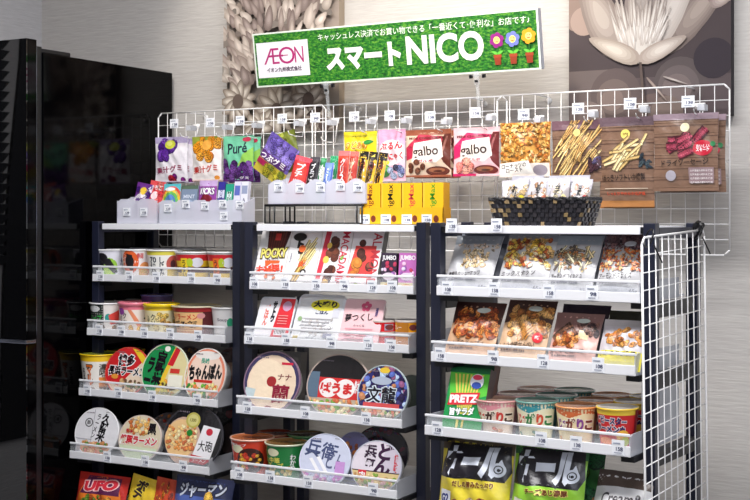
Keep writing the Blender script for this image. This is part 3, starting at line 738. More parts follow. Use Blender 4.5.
small(L_, 'candy_pack', 'purple pack with KICKS lettering in the five-pocket bin', 'candy pack', 196.5, 214.5, 180.5, .03, z2, [('r', 0, 0, 1, 1, (150, 70, 160)), ('r', .0, .86, 1, 1, (200, 170, 214)), ('t', 'KICKS', .5, .74, .8, .16, W_, (90, 30, 100), 0, .04), ('e', .5, .54, .3, .12, (120, 20, 40)), ('r', 0, .1, 1, .4, (190, 150, 200))], group=gq)
small(L_, 'gum_pack', 'dark blue gum pack beside the purple pack', 'gum pack', 215.5, 222, 182, .03, z2, [('r', 0, 0, 1, 1, (56, 50, 150)), ('r', 0, .6, 1, .8, (220, 220, 240)), ('t', 'G\nU\nM', .5, .7, .4, .3, (60, 50, 130))], kind='box', side=(60, 56, 130), group=gq)
small(L_, 'gum_pack', 'teal green gum pack in the five-pocket bin', 'gum pack', 223, 231, 184, .03, z2, [('r', 0, 0, 1, 1, (40, 160, 130)), ('r', .2, .6, .8, .8, (220, 240, 234)), ('t', 'M\nI\nN', .5, .7, .4, .2, (20, 90, 70))], kind='box', side=(40, 120, 100), group=gq)
small(L_, 'gum_pack', 'white and lilac gum pack, left one of the pair at the bin end', 'gum pack', 231.5, 238, 181.5, .03, z2, [('r', 0, 0, 1, 1, (224, 220, 240)), ('r', .1, .66, .9, .9, (96, 110, 190)), ('t', 'X', .5, .5, .5, .1, (80, 80, 140))], kind='box', side=(200, 200, 226), group=gq)
small(L_, 'gum_pack', 'white and silver gum pack, right one of the pair at the bin end', 'gum pack', 238.5, 245.5, 181.5, .03, z2, [('r', 0, 0, 1, 1, (230, 230, 240)), ('r', .1, .7, .9, .9, (150, 160, 190)), ('t', 'A\nB', .5, .5, .4, .2, (90, 90, 120))], kind='box', side=(210, 210, 226), group=gq)

# wire stand with the bar bin on the middle rack
ws_z = M_.z(300, 204, .05)
u0 = M_.u(265, .03); u1 = M_.u(362, .03)
ws = MB()
for v in (.03, .075, .12):
    pass
hh = ws_z-zt
for u in (0, .014, .028, (u1-u0)-.014, u1-u0):
    ws.path([(u, 0, .0018), (u, 0, hh-.004), (u, .09, hh-.004), (u, .09, .0018)], .0022)
ws.rod((0, 0, hh-.003), (u1-u0, 0, hh-.003), .003); ws.rod((0, .09, hh-.003), (u1-u0, .09, hh-.003), .0022); ws.rod((0, .045, hh-.003), (u1-u0, .045, hh-.003), .0022)
ws.rod((.0, 0, .003), (u1-u0, 0, .003), .0018); ws.rod((.0, .09, .003), (u1-u0, .09, .003), .0018)
o = tag(ws.build('wire_stand', BLACK, smooth=True), 'low black wire stand on the middle rack, under the bar bin', 'stand'); M_.put(o, u0, .03, zt)
zb_ = zt+hh
binned(M_, 'frosted scalloped bin of snack bars on the black wire stand', 268, 366, 179, zb_, .032, .08, 5, [(278.5, 187), (300, 188), (320.5, 187), (340.5, 186), (358, 187)], True)
gb = 'snack bars in the scalloped bin'; z3 = zb_+.003
def bar(c, t, tc, extra=()): return [('r', 0, 0, 1, 1, c), ('r', 0, .9, 1, 1, tuple(min(255, q+50) for q in c))]+list(extra)+[('t', t, .5, .55, .5, .62, tc, None, 0, .03)]
small(M_, 'snack_bar', 'red foil chocolate bar leaning by the slumped purple pouch', 'snack bar', 283, 300, 156, .06, z3, bar((196, 40, 54), 'プ\nチ\nッ\nツ', W_, [('e', .5, .6, .45, .3, (214, 70, 60))]), roll=14, group=gb)
small(M_, 'snack_bar', 'golden brown striped bar beside the red foil bar', 'snack bar', 292, 305, 159, .075, z3, bar((170, 130, 60), 'ク\nラ', (80, 40, 20), [('r', 0, .3, 1, .4, (120, 60, 30)), ('r', 0, .6, 1, .7, (230, 200, 120))]), roll=12, group=gb)
small(M_, 'snack_bar', 'black and white bar with a green corner', 'snack bar', 304, 314, 157, .06, z3, bar((34, 30, 36), 'ブ\nラ\nッ\nク', W_), roll=5, group=gb)
small(M_, 'snack_bar', 'green and black bar right of the black and white bar', 'snack bar', 312, 320, 158, .07, z3, bar((50, 130, 80), 'バ\nー', W_, [('r', 0, .0, .3, 1, (30, 30, 30)), ('r', .6, .5, 1, .8, (220, 220, 210))]), roll=6, group=gb)
small(M_, 'snack_bar', 'blue bar with white band standing in the bin', 'snack bar', 320.5, 329, 163, .06, z3, bar((76, 104, 190), 'ミ\nル\nク', W_, [('r', .15, .2, .85, .9, (120, 150, 220))]), roll=4, group=gb)
small(M_, 'snack_bar', 'green topped bar behind the blue bar', 'snack bar', 326, 334, 156, .08, z3, bar((40, 140, 90), '茶', W_, [('r', 0, 0, 1, .5, (200, 190, 150))]), roll=2, group=gb)
small(M_, 'snack_bar', 'tall orange red bar with white lettering', 'snack bar', 335.5, 346.5, 151, .06, z3, bar((206, 74, 50), 'ク\nリ\nス\nプ', W_, [('r', .1, .1, .9, .85, (176, 44, 36)), ('r', 0, .9, 1, 1, (230, 120, 120))]), roll=0, group=gb)
small(M_, 'snack_bar', 'second orange red bar tucked behind the tall one', 'snack bar', 343, 353.5, 151.5, .075, z3, bar((196, 70, 60), 'サ\nク', (246, 220, 190), [('r', .0, .2, 1, .4, (230, 170, 140))]), roll=3, group=gb)
for i, (a, b, t) in enumerate(((354, 362.5, 'left'), (362, 370.5, 'middle'), (370, 379, 'right'))):
    small(M_, 'snack_bar', 'black and yellow wrapped chocolate bar, %s one of three' % t, 'snack bar', a, b, 151.5+i*.5, .06, z3, bar((226, 180, 50), '黒\n雷', (40, 20, 20), [('r', 0, .84, 1, 1, (30, 26, 26)), ('e', .5, .72, .34, .1, (120, 40, 30)), ('r', 0, 0, .2, .84, (40, 34, 30))]), roll=4+i*2, group=gb)

# yellow boxes
ub = M_.u(360, .035); wtot = M_.u(443.5, .035)-ub; hb = M_.z(402, 183, .035)-zt-.002
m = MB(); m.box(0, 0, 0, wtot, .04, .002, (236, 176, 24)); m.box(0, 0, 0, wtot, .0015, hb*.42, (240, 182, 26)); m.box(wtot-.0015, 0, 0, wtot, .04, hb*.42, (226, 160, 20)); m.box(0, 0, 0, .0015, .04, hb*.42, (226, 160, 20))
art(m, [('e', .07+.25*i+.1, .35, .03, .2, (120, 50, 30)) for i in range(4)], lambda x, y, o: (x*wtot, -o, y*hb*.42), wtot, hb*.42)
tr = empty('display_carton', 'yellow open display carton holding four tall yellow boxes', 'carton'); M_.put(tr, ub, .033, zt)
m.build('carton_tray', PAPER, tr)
for i, px in enumerate((368, 389, 410, 430)):
    price_card(tr, (M_.u(px-3, .033)-ub, -.002, .002), NUMS[i], .026, .022)
bw = wtot/4
for i, (c, nm) in enumerate((((150, 70, 30), 'brown'), ((30, 24, 20), 'black'), ((220, 60, 70), 'pink red'), ((70, 160, 40), 'green'))):
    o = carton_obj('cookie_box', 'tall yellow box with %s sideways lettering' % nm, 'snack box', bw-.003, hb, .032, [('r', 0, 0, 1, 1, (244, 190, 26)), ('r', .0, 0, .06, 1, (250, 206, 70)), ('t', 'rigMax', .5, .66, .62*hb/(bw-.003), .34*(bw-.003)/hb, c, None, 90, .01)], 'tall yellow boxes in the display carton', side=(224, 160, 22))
    M_.put(o, ub+bw*(i+.5), .038, zt+.0022)

# basket on the right rack
ub, wb = R_.span(491, 588, .03); hbk = R_.z(545, 199, .03)-zt
bk = empty('woven_basket', 'dark woven basket of clear snack bags on the right rack top', 'basket'); R_.put(bk, ub, .022, zt)
m = MB(); nb = 26; db = .075
def ring(i, n, w, d):
    # rounded rectangle walk, front first
    per = 2*(w+d); t = per*i/n
    if t < w: return (-w/2+t, 0)
    t -= w
    if t < d: return (w/2, t)
    t -= d
    if t < w: return (w/2-t, d)
    return (-w/2, d-(t-w))
rg = random.Random(3); rowsn = 6; cn = 64
for j in range(rowsn):
    for i in range(cn):
        f0 = j/rowsn; f1 = (j+.9)/rowsn; wa = wb*(.86+.14*f0); wc = wb*(.86+.14*f1); out = (.0022 if (i+j) % 2 else -.0002)
        q = []
        for ii, ww, ff in ((i+.06, wa, f0), (i+.94, wa, f0), (i+.94, wc, f1), (i+.06, wc, f1)):
            x, y = ring(ii, cn, ww, db*(.9+.1*ff)); cx, cy = 0, db/2; k = 1+out/.05; q.append((x*(1+out/ww*2), cy+(y-cy)*(1+out*2/db), ff*hbk))
        inner = [(x*.97, db/2+(y-db/2)*.94, z) for x, y, z in q]
        c = rg.choice([(34, 32, 38), (26, 24, 30), (44, 40, 44)]) if rg.random() > .24 or (i+j) % 2 == 0 else rg.choice([(120, 100, 66), (96, 80, 54), (140, 118, 84)])
        m.add(q+inner, [(0,1,2,3), (4,7,6,5), (0,4,5,1), (1,5,6,2), (2,6,7,3), (3,7,4,0)], c)
m.build('woven_wall', PAPER, bk)
m = MB()
q0 = [ring(i, 32, wb*.85, db*.9) for i in range(32)]; q1 = [ring(i, 32, wb*.985, db*.99) for i in range(32)]
m.add([(x*.985, db/2+(y-db/2)*.97, .001) for x, y in q0]+[(x*.985, db/2+(y-db/2)*.97, hbk) for x, y in q1], [(i, (i+1) % 32, 32+(i+1) % 32, 32+i) for i in range(32)], (20, 18, 20)); m.build('liner', PAPER, bk)
m = MB(); m.box(-wb*.43, .004, .001, wb*.43, db*.93, .003, (30, 28, 30)); m.build('basket_floor', PAPER, bk)
m = MB(); pr = [(-wb/2, 0, hbk), (wb/2, 0, hbk), (wb/2, db, hbk), (-wb/2, db, hbk), (-wb/2, 0, hbk)]
for a, b in zip(pr, pr[1:]):
    A = Vector(a); B = Vector(b); n = 30
    for s_ in (0, pi):
        pts = [A.lerp(B, t/n)+Vector((0, .002*cos(t*.9+s_), .0022*sin(t*.9+s_))) for t in range(n+1)]
        m.path(pts, .0028, (30, 28, 32), n=5)
m.build('rim', PAPER, bk, smooth=True)
for i, (a, b, y, c, t) in enumerate(((499, 526, 180, (214, 178, 120), 'leftmost'), (522, 546, 178, (196, 150, 110), 'second from left'), (543, 567, 178, (222, 206, 170), 'third from left'), (564, 586, 179, (206, 150, 120), 'rightmost'))):
    its = [('r', 0, 0, 1, 1, (168, 160, 162)), ('r', 0, .78, 1, 1, (196, 192, 200)), ('b', .08, .45, .92, .86, 18, .1, .8, [c, tuple(int(q*.85) for q in c), (226, 214, 200)], 30+i), ('r', .06, .58, .3, .9, (200, 200, 210)), ('t', ('和', '菓\n子', '芋', '豆\n菓')[i], .56, .7, .2, .26, K_), ('e', .85, .5, .1, .1, ((206, 190, 40), (170, 90, 60), (240, 220, 160), (200, 60, 70))[i])]
    small(R_, 'sweet_bag', 'clear bag of sweets in the woven basket, %s' % t, 'snack bag', a, b, y, .042+.008*(i % 2), zt+.006, its, lean=16, group='clear bags of sweets in the woven basket', bulge=.014, seal=(160, 158, 166), roll=(-3, 2, -2, 3)[i])
for i, (a, b, y) in enumerate(((508, 540, 176), (545, 586, 175.5))):
    small(R_, 'sweet_bag', 'crinkled clear bag at the back of the basket, %s one' % ('left', 'right')[i], 'snack bag', a, b, y, .066, zt+.006, [('r', 0, 0, 1, 1, (196, 188, 190)), ('r', 0, .8, 1, 1, (186, 184, 194)), ('b', .1, .3, .9, .8, 10, .12, .8, [(206, 190, 170), (226, 214, 200)], 40+i)], lean=12, group='clear bags of sweets in the woven basket', bulge=.012, seal=(170, 168, 176))

# ---- cups on shelves
def put_cup(fr, rows, k, px0, px1, ytop, label, items, cat='cup noodles', name='noodle_cup', v=None, behind=0, group=None, short='', **kw):
    zf, p = shelf(rows, k)
    vv = p+.05 if v is None else v
    u, w = fr.span(px0, px1, vv); rt = w/2/1.03
    if v is None: vv = p+.008+rt; u, w = fr.span(px0, px1, vv); rt = w/2/1.03
    h = fr.z((px0+px1)/2, ytop, vv-rt)-zf
    o = cup_obj(name, label, cat, rt, h, items+[('f', .2, .03, .5, .13, 2, (120, 110, 110), int(px0))], group=group, **kw); fr.put(o, u, vv, zf, 24)
    for b in range(behind):
        c = dup(o); c['label'] = ('%s, second in its line, behind the front one' if b == 0 else '%s, last in its line at the back') % short; 
        c.location = fr.world(u, vv+(rt*2.1)*(b+1), zf)
    return o
g = 'cups on the upper shelf of the left rack'
put_cup(L_, RL, 0, 98.5, 125.5, 249.5, 'white soup cup with black figure and lime green circle', [('r', 0, 0, 1, 1, (224, 222, 232)), ('e', .52, .38, .17, .36, (150, 200, 60)), ('e', .54, .3, .1, .2, (190, 220, 90)), ('e', .40, .72, .11, .2, K_), ('p', [(.3, .8), (.55, .7), (.7, .2), (.62, .15), (.44, .55), (.4, .1), (.32, .1)], K_), ('t', '緑豆', .8, .6, .12, .3, (90, 90, 120))], lid=(200, 198, 210), group=g, behind=1, short='white cup like the lime green circle one')
put_cup(L_, RL, 0, 124.5, 151, 249.5, 'white soup cup with a black cat shape on an orange circle', [('r', 0, 0, 1, 1, (232, 226, 228)), ('e', .42, .6, .18, .42, (226, 96, 40)), ('e', .42, .62, .09, .22, K_), ('p', [(.36, .9), (.42, .3), (.5, .3), (.48, .85)], K_), ('e', .72, .3, .12, .3, (230, 150, 90)), ('e', .7, .15, .1, .2, (200, 160, 60)), ('t', '春雨', .62, .82, .12, .2, (200, 60, 60))], lid=(206, 200, 208), group=g, behind=1, short='white cup like the orange circle one')
put_cup(L_, RL, 0, 150, 179.5, 250, 'white and yellow soup cup with black clam count lettering', [('r', 0, 0, 1, 1, (238, 236, 230)), ('r', 0, .86, 1, 1, (226, 214, 80)), ('t', '70\n個\n分', .36, .45, .14, .7, (30, 36, 60), None, 0, .03), ('t', 'し\nじ\nみ', .52, .45, .1, .7, (30, 36, 60), None, 0, .03), ('e', .72, .55, .12, .3, (190, 90, 80)), ('r', .62, .1, .86, .35, (210, 180, 60)), ('e', .72, .55, .05, .14, (90, 50, 60))], lid=(200, 190, 210), group=g, behind=1, short='white and yellow soup cup')
kimchi = lambda c: [('r', 0, 0, 1, 1, (236, 196, 40)), ('r', 0, .72, 1, .95, (200, 34, 44)), ('r', 0, .28, 1, .5, (70, 24, 40)), ('r', 0, .95, 1, 1, (226, 220, 220)), ('r', .34, .05, .46, .82, c), ('t', 'う\nま\nい', .40, .42, .08, .66, K_), ('e', .62, .66, .1, .18, (220, 220, 232)), ('e', .5, .66, .05, .16, (180, 200, 50)), ('r', .0, .0, 1, .12, (190, 160, 50))]
put_cup(L_, RL, 0, 178.5, 209.5, 252, 'red and yellow striped soup cup, yellow side strip', kimchi((240, 206, 40)), lid=(226, 220, 200), group=g, behind=1, short='yellow strip striped soup cup')
put_cup(L_, RL, 0, 210, 240, 252, 'red and yellow striped soup cup, orange side strip', kimchi((236, 110, 40)), lid=(226, 220, 200), group=g, behind=1, short='orange strip striped soup cup')
g = 'cups on the second shelf of the left rack'
put_cup(L_, RL, 1, 93.5, 121.5, 303.5, 'small cup with black and green label beside a white seam', [('r', 0, 0, 1, 1, (232, 226, 220)), ('r', .16, .3, .52, 1, (20, 30, 26)), ('e', .34, .84, .12, .12, (230, 230, 230)), ('t', 'スープ', .34, .5, .3, .24, (60, 190, 80), None, 0, .03), ('e', .6, .5, .06, .16, (40, 150, 140)), ('p', [(.6, .6), (.8, .8), (.8, .3), (.64, .25)], (226, 70, 60)), ('b', .4, 0, .9, .2, 8, .04, .8, [(160, 110, 60), (90, 70, 50)], 5)], lid=(200, 196, 190), group=g, behind=1, short='small black and green labelled cup')
put_cup(L_, RL, 1, 121.5, 148, 303, 'pink lidded cup with black brush letters and an orange streak', [('r', 0, 0, 1, 1, (238, 226, 216)), ('r', 0, .8, 1, 1, (232, 120, 140)), ('e', .3, .74, .08, .12, (150, 60, 160)), ('t', 'ク\nッ', .38, .5, .08, .4, K_), ('t', 'パ\nス', .28, .45, .06, .3, K_), ('p', [(.45, .8), (.52, .8), (.72, .25), (.64, .2)], (232, 140, 100)), ('b', .45, 0, .8, .2, 6, .05, .8, [(240, 180, 60), (230, 110, 60)], 5), ('p', [(.75, .5), (.95, .7), (.95, .3)], (60, 80, 50))], lid=(232, 130, 146), rim=(236, 130, 150), group=g, tall_rim=.006, behind=1, short='pink lidded soup cup')
put_cup(L_, RL, 1, 147, 176.5, 304.5, 'yellow lidded cup with black brush letters', [('r', 0, 0, 1, 1, (234, 222, 176)), ('r', 0, .82, 1, 1, (244, 206, 30)), ('t', 'ク\nソ', .42, .5, .08, .4, K_), ('t', 'ふ\nわ', .32, .45, .06, .4, K_), ('b', .45, .1, .85, .7, 12, .05, .9, [(226, 190, 90), (200, 150, 70), (240, 216, 150)], 8), ('p', [(.78, .6), (.95, .75), (.9, .4)], (70, 70, 40))], lid=(240, 206, 40), rim=(246, 212, 30), group=g, tall_rim=.006)
put_cup(L_, RL, 1, 144, 170, 295.5, 'dark purple lidded cup standing behind the yellow lidded cup', [('r', 0, 0, 1, 1, (60, 40, 90))], lid=(50, 36, 84), rim=(90, 90, 150), v=.10, group=g)
put_cup(L_, RL, 1, 176.5, 217, 307, 'wide dark red rice bowl with a pale orange label', [('r', 0, 0, 1, 1, (90, 20, 26)), ('r', 0, .86, 1, 1, (170, 36, 40)), ('r', .2, .0, .64, .84, (236, 190, 130)), ('t', 'ソラーメン', .4, .68, .36, .2, (210, 50, 30), None, 0, .03), ('t', 'ごみ飯', .4, .42, .36, .26, (40, 20, 20), None, 0, .05), ('r', .2, .14, .64, .18, (200, 120, 60)), ('r', .2, .24, .64, .27, (210, 140, 80)), ('e', .62, .72, .05, .1, (220, 150, 150))], lid=(206, 190, 150), rim=(222, 210, 180), body=(120, 20, 26), group=g)
put_cup(L_, RL, 1, 214, 242, 308, 'white cup with a small green mark beside the dark red bowl', [('r', 0, 0, 1, 1, (224, 222, 222)), ('e', .6, .5, .06, .18, (40, 150, 110)), ('t', 'Soup', .45, .6, .2, .14, (120, 110, 120))], lid=(216, 212, 206), group=g, v=.06)
put_cup(L_, RL, 2, 84.5, 114.5, 355.5, 'white cup with yellow lid and orange brush letters', [('r', 0, 0, 1, 1, (236, 230, 222)), ('r', 0, .84, 1, 1, (240, 196, 30)), ('t', 'マ\nル', .42, .45, .12, .6, (226, 110, 30), (90, 60, 40), 0, .03), ('t', 'う\nま', .3, .4, .07, .5, K_), ('t', '濃\n味', .64, .6, .12, .36, (60, 50, 40)), ('r', .58, .1, .72, .4, (226, 140, 60)), ('b', .4, 0, .75, .12, 6, .03, .8, [(120, 80, 50)], 3)], lid=(150, 160, 60), rim=(244, 204, 30), behind=1, short='yellow lidded white noodle cup')
g = 'potato stick cups on the right rack'
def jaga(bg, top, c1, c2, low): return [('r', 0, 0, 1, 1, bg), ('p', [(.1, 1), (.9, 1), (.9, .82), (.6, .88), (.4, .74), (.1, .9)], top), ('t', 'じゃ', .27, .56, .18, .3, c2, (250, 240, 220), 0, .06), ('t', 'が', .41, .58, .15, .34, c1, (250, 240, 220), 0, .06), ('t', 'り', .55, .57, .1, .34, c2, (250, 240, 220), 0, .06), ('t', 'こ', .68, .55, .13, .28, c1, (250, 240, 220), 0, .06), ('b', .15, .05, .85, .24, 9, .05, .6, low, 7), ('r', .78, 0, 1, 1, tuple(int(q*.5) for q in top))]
kwc = dict(cat='snack cup', name='snack_cup', group=g, behind=2)
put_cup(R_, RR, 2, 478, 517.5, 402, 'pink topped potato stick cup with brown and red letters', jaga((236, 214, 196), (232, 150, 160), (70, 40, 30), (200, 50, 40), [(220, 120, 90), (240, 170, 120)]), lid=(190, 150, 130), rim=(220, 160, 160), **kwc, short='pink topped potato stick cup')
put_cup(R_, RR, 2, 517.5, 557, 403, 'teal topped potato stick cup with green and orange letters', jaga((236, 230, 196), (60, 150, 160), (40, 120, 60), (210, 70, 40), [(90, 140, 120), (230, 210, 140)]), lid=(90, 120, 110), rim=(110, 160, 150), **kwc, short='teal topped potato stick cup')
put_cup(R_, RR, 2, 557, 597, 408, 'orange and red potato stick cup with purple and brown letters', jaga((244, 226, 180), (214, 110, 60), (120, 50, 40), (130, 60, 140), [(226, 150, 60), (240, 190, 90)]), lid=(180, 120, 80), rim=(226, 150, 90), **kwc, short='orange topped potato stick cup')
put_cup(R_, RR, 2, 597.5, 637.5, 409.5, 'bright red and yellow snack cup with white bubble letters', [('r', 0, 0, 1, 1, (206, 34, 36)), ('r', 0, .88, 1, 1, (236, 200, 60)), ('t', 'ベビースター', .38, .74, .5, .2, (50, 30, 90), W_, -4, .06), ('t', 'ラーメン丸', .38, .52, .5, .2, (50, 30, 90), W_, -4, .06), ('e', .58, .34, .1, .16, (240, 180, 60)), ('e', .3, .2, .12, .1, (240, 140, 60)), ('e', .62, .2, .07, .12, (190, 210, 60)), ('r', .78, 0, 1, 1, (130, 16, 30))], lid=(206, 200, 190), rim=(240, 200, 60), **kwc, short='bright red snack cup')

# middle rack, lowest visible shelf cups
g = 'soup cups on the middle rack'
def veg(cx, cy, r, n, cols, s): return ('b', cx-r, cy-r*1.2, cx+r, cy+r*1.2, n, .03, .8, cols, s)
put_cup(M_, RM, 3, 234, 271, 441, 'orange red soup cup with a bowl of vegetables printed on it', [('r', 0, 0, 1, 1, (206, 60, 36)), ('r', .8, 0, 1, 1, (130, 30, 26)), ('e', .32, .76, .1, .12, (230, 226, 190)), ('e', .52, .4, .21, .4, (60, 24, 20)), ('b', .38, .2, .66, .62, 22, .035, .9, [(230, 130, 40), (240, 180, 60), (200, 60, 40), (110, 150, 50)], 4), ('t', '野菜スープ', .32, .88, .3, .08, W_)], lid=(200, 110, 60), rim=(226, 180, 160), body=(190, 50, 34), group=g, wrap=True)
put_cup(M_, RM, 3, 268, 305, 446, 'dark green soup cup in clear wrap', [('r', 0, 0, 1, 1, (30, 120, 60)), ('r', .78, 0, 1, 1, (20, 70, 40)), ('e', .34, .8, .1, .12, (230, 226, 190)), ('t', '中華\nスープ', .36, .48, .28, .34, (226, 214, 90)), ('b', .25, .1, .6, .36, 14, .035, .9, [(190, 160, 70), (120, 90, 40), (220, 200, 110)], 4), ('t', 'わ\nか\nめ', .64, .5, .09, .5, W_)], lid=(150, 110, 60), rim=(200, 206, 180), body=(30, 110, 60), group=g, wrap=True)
put_cup(M_, RM, 3, 258, 290, 436, 'red lidded soup cup in the second row, behind the orange red cup', [('r', 0, 0, 1, 1, (150, 40, 30))], lid=(150, 60, 40), rim=(180, 120, 90), v=.05, group=g, wrap=True)
put_cup(M_, RM, 3, 290, 322, 437, 'green rimmed soup cup in the second row, behind the dark green cup', [('r', 0, 0, 1, 1, (40, 110, 60))], lid=(110, 90, 60), rim=(90, 140, 90), v=.06, group=g, wrap=True)

# ---- noodle bowls standing on edge
def put_bowl(fr, rows, k, px0, px1, ytop, label, items, v=None, lean=14, d=.055, yaw=0, dv=.012, stretch=None, **kw):
    zf, p = shelf(rows, k); vv = p+dv if v is None else v
    H = fitH(fr, (px0+px1)/2, ytop, vv, zf, lean); R = H/2
    u, w = fr.span(px0, px1, vv+R*sin(radians(lean)))
    s_ = int(px0); items = dense(items)+[('f', .3, .03, .7, .09, 1, (110, 100, 100), s_), ('f', .16, .86, .4, .9, 1, (120, 110, 120), s_+1), ('f', .66, .9, .8, .93, 1, (90, 80, 80), s_+2)]
    o = bowl_obj('noodle_bowl', label, 'noodle bowl', R, d, items, stretch=stretch or min(1.15, max(.85, w/H)), **kw)
    return fr.put(o, u, vv, zf, yaw, lean)
gA = 'noodle bowls standing on edge'
put_bowl(L_, RL, 2, 105, 149, 346.5, 'noodle bowl with red diamond lid and white outlined black lettering', [('r', 0, 0, 1, 1, (236, 214, 190)), ('p', [(0, .3), (.35, .2), (.95, .85), (.6, 1), (.2, 1), (0, .7)], (206, 40, 44)), ('p', [(.55, .98), (.98, .5), (.98, .8), (.75, 1)], (240, 200, 50)), ('t', '博多', .46, .72, .38, .24, K_, W_, 0, .04), ('t', '長浜ラーメン', .5, .5, .84, .2, K_, W_, 0, .04), ('b', .4, .1, .85, .32, 18, .05, .8, [(110, 80, 60), (90, 120, 50), (200, 160, 110)], 8), ('e', .25, .38, .08, .05, (230, 150, 60))], rim=(220, 70, 60), group=gA)
put_bowl(L_, RL, 2, 141.5, 188, 343, 'noodle bowl with green lid half and cream half, black brush lettering', [('r', 0, 0, 1, 1, (228, 214, 160)), ('p', [(0, 0), (.3, 0), (.72, 1), (0, 1)], (30, 140, 76)), ('p', [(.3, .0), (.4, 0), (.74, .95), (.66, .95)], (240, 200, 60)), ('p', [(.54, .62), (.66, .6), (.8, .96), (.7, .99)], (206, 40, 50)), ('t', '高\n菜', .38, .56, .22, .62, K_, None, -8, .05), ('t', 'ラ\nー', .18, .52, .14, .44, K_, None, -8, .05), ('e', .5, .9, .06, .05, (240, 240, 230)), ('b', .5, .1, .75, .34, 12, .05, .8, [(226, 160, 60), (90, 70, 40), (200, 190, 90)], 8), ('r', .62, .48, .82, .56, (206, 60, 50)), ('r', .6, .25, .9, .45, (240, 236, 220))], rim=(220, 226, 200), group=gA, dv=.004)
put_bowl(L_, RL, 2, 184.5, 225.5, 347.5, 'noodle bowl with orange lid and thick black hiragana', [('r', 0, 0, 1, 1, (236, 140, 110)), ('e', .5, .5, .42, .44, (244, 214, 196)), ('e', .5, .86, .3, .08, (240, 232, 226)), ('t', 'ちゃんぽん', .5, .56, .8, .3, (20, 16, 20), None, 4, .07), ('t', '長崎', .46, .76, .2, .1, (30, 160, 130)), ('r', .25, .37, .7, .42, (200, 50, 40)), ('b', .1, .1, .9, .34, 30, .05, .8, [(110, 180, 60), (240, 220, 150), (230, 130, 70), (60, 140, 60)], 8)], rim=(246, 236, 230), group=gA, dv=.004)
put_bowl(L_, RL, 2, 142, 178, 343.5, 'dark purple rimmed noodle bowl behind the green lidded bowl', [('r', 0, 0, 1, 1, (84, 40, 100)), ('e', .5, .5, .36, .36, (60, 30, 50))], v=.07, rim=(110, 60, 130), group=gA)
put_bowl(L_, RL, 2, 171, 203, 345.5, 'dark brown noodle bowl behind, between green and orange lids', [('r', 0, 0, 1, 1, (70, 60, 60)), ('b', .1, .5, .9, .95, 14, .06, .8, [(150, 110, 60), (90, 70, 60)], 8)], v=.075, rim=(110, 104, 104), group=gA)
put_bowl(L_, RL, 2, 213, 246, 347, 'dark maroon noodle bowl at the right end behind the orange lid', [('r', 0, 0, 1, 1, (80, 40, 44)), ('e', .5, .4, .3, .3, (150, 110, 90))], v=.06, rim=(130, 90, 96), group=gA)
put_bowl(L_, RL, 3, 74.5, 118.5, 407, 'noodle bowl with white lid and large vertical black calligraphy', [('r', 0, 0, 1, 1, (232, 230, 234)), ('t', '久\n留\n米', .64, .6, .2, .58, K_, None, -12, .04), ('t', 'ラ\nー\nメ\nン', .47, .62, .08, .5, (50, 44, 50), None, -12), ('c', .3, .68, .09, (60, 56, 60)), ('c', .3, .68, .07, (232, 230, 234)), ('t', '豚', .3, .68, .09, .08, K_), ('r', .4, .3, .41, .95, (150, 150, 160)), ('e', .5, .14, .38, .16, (214, 160, 120)), ('b', .15, .08, .85, .3, 26, .05, .8, [(226, 180, 130), (200, 140, 90), (90, 130, 60), (220, 120, 90)], 8), ('r', .0, .34, .42, .35, (150, 150, 160))], rim=(240, 238, 240), group=gA)
put_bowl(L_, RL, 3, 118.5, 161, 414.5, 'noodle bowl with red outlined lettering across noodles and pale green base', [('r', 0, 0, 1, 1, (222, 208, 180)), ('b', .2, .6, .7, .95, 20, .06, .8, [(226, 170, 90), (200, 110, 60), (240, 210, 150)], 9), ('t', '黒', .76, .72, .2, .24, K_, None, 0, .05), ('t', '焼豚ラーメン', .48, .46, .86, .2, (206, 34, 50), W_, 0, .05), ('p', [(0, 0), (1, 0), (1, .32), (0, .34)], (210, 220, 190)), ('t', '熊本', .24, .64, .16, .1, (190, 40, 50))], rim=(228, 210, 200), group=gA)
put_bowl(L_, RL, 3, 148, 186, 412, 'dark noodle bowl behind, between the red lettered and black bowls', [('r', 0, 0, 1, 1, (110, 96, 96)), ('b', .1, .5, .9, .95, 16, .06, .8, [(220, 130, 60), (180, 60, 40), (90, 70, 60)], 8)], v=.03, rim=(130, 120, 124), group=gA)
put_bowl(L_, RL, 3, 160.5, 226, 404.5, 'large black noodle bowl with noodle photo, gold seal and white label', [('r', 0, 0, 1, 1, (24, 22, 26)), ('e', .33, .42, .31, .38, (206, 170, 150)), ('e', .3, .46, .27, .3, (236, 196, 140)), ('b', .08, .3, .55, .66, 40, .04, .8, [(244, 200, 130), (226, 150, 80), (240, 220, 170), (200, 110, 70)], 9), ('e', .44, .56, .05, .05, (40, 130, 50)), ('c', .47, .76, .12, (190, 180, 90)), ('c', .47, .76, .09, (214, 206, 130)), ('t', '1300', .47, .76, .1, .05, (110, 96, 30)), ('p', [(.52, .16), (.82, .12), (.94, .66), (.66, .70)], (240, 238, 242)), ('c', .77, .6, .055, (200, 40, 60)), ('t', '大砲', .73, .38, .24, .17, K_, None, 0, .01), ('p', [(.5, .12), (.82, .08), (.84, .2), (.52, .24)], (186, 30, 44)), ('t', 'ラーメン', .66, .16, .24, .06, W_)], rim=(60, 58, 64), body=(30, 28, 32), group=gA, dv=.006)
put_bowl(L_, RL, 3, 213, 250, 401, 'black noodle bowl at the right end behind the gold seal bowl', [('r', 0, 0, 1, 1, (30, 28, 32)), ('e', .4, .8, .1, .08, (150, 40, 50)), ('e', .5, .4, .3, .25, (60, 50, 50))], v=.03, rim=(50, 50, 56), body=(24, 24, 28), group=gA)

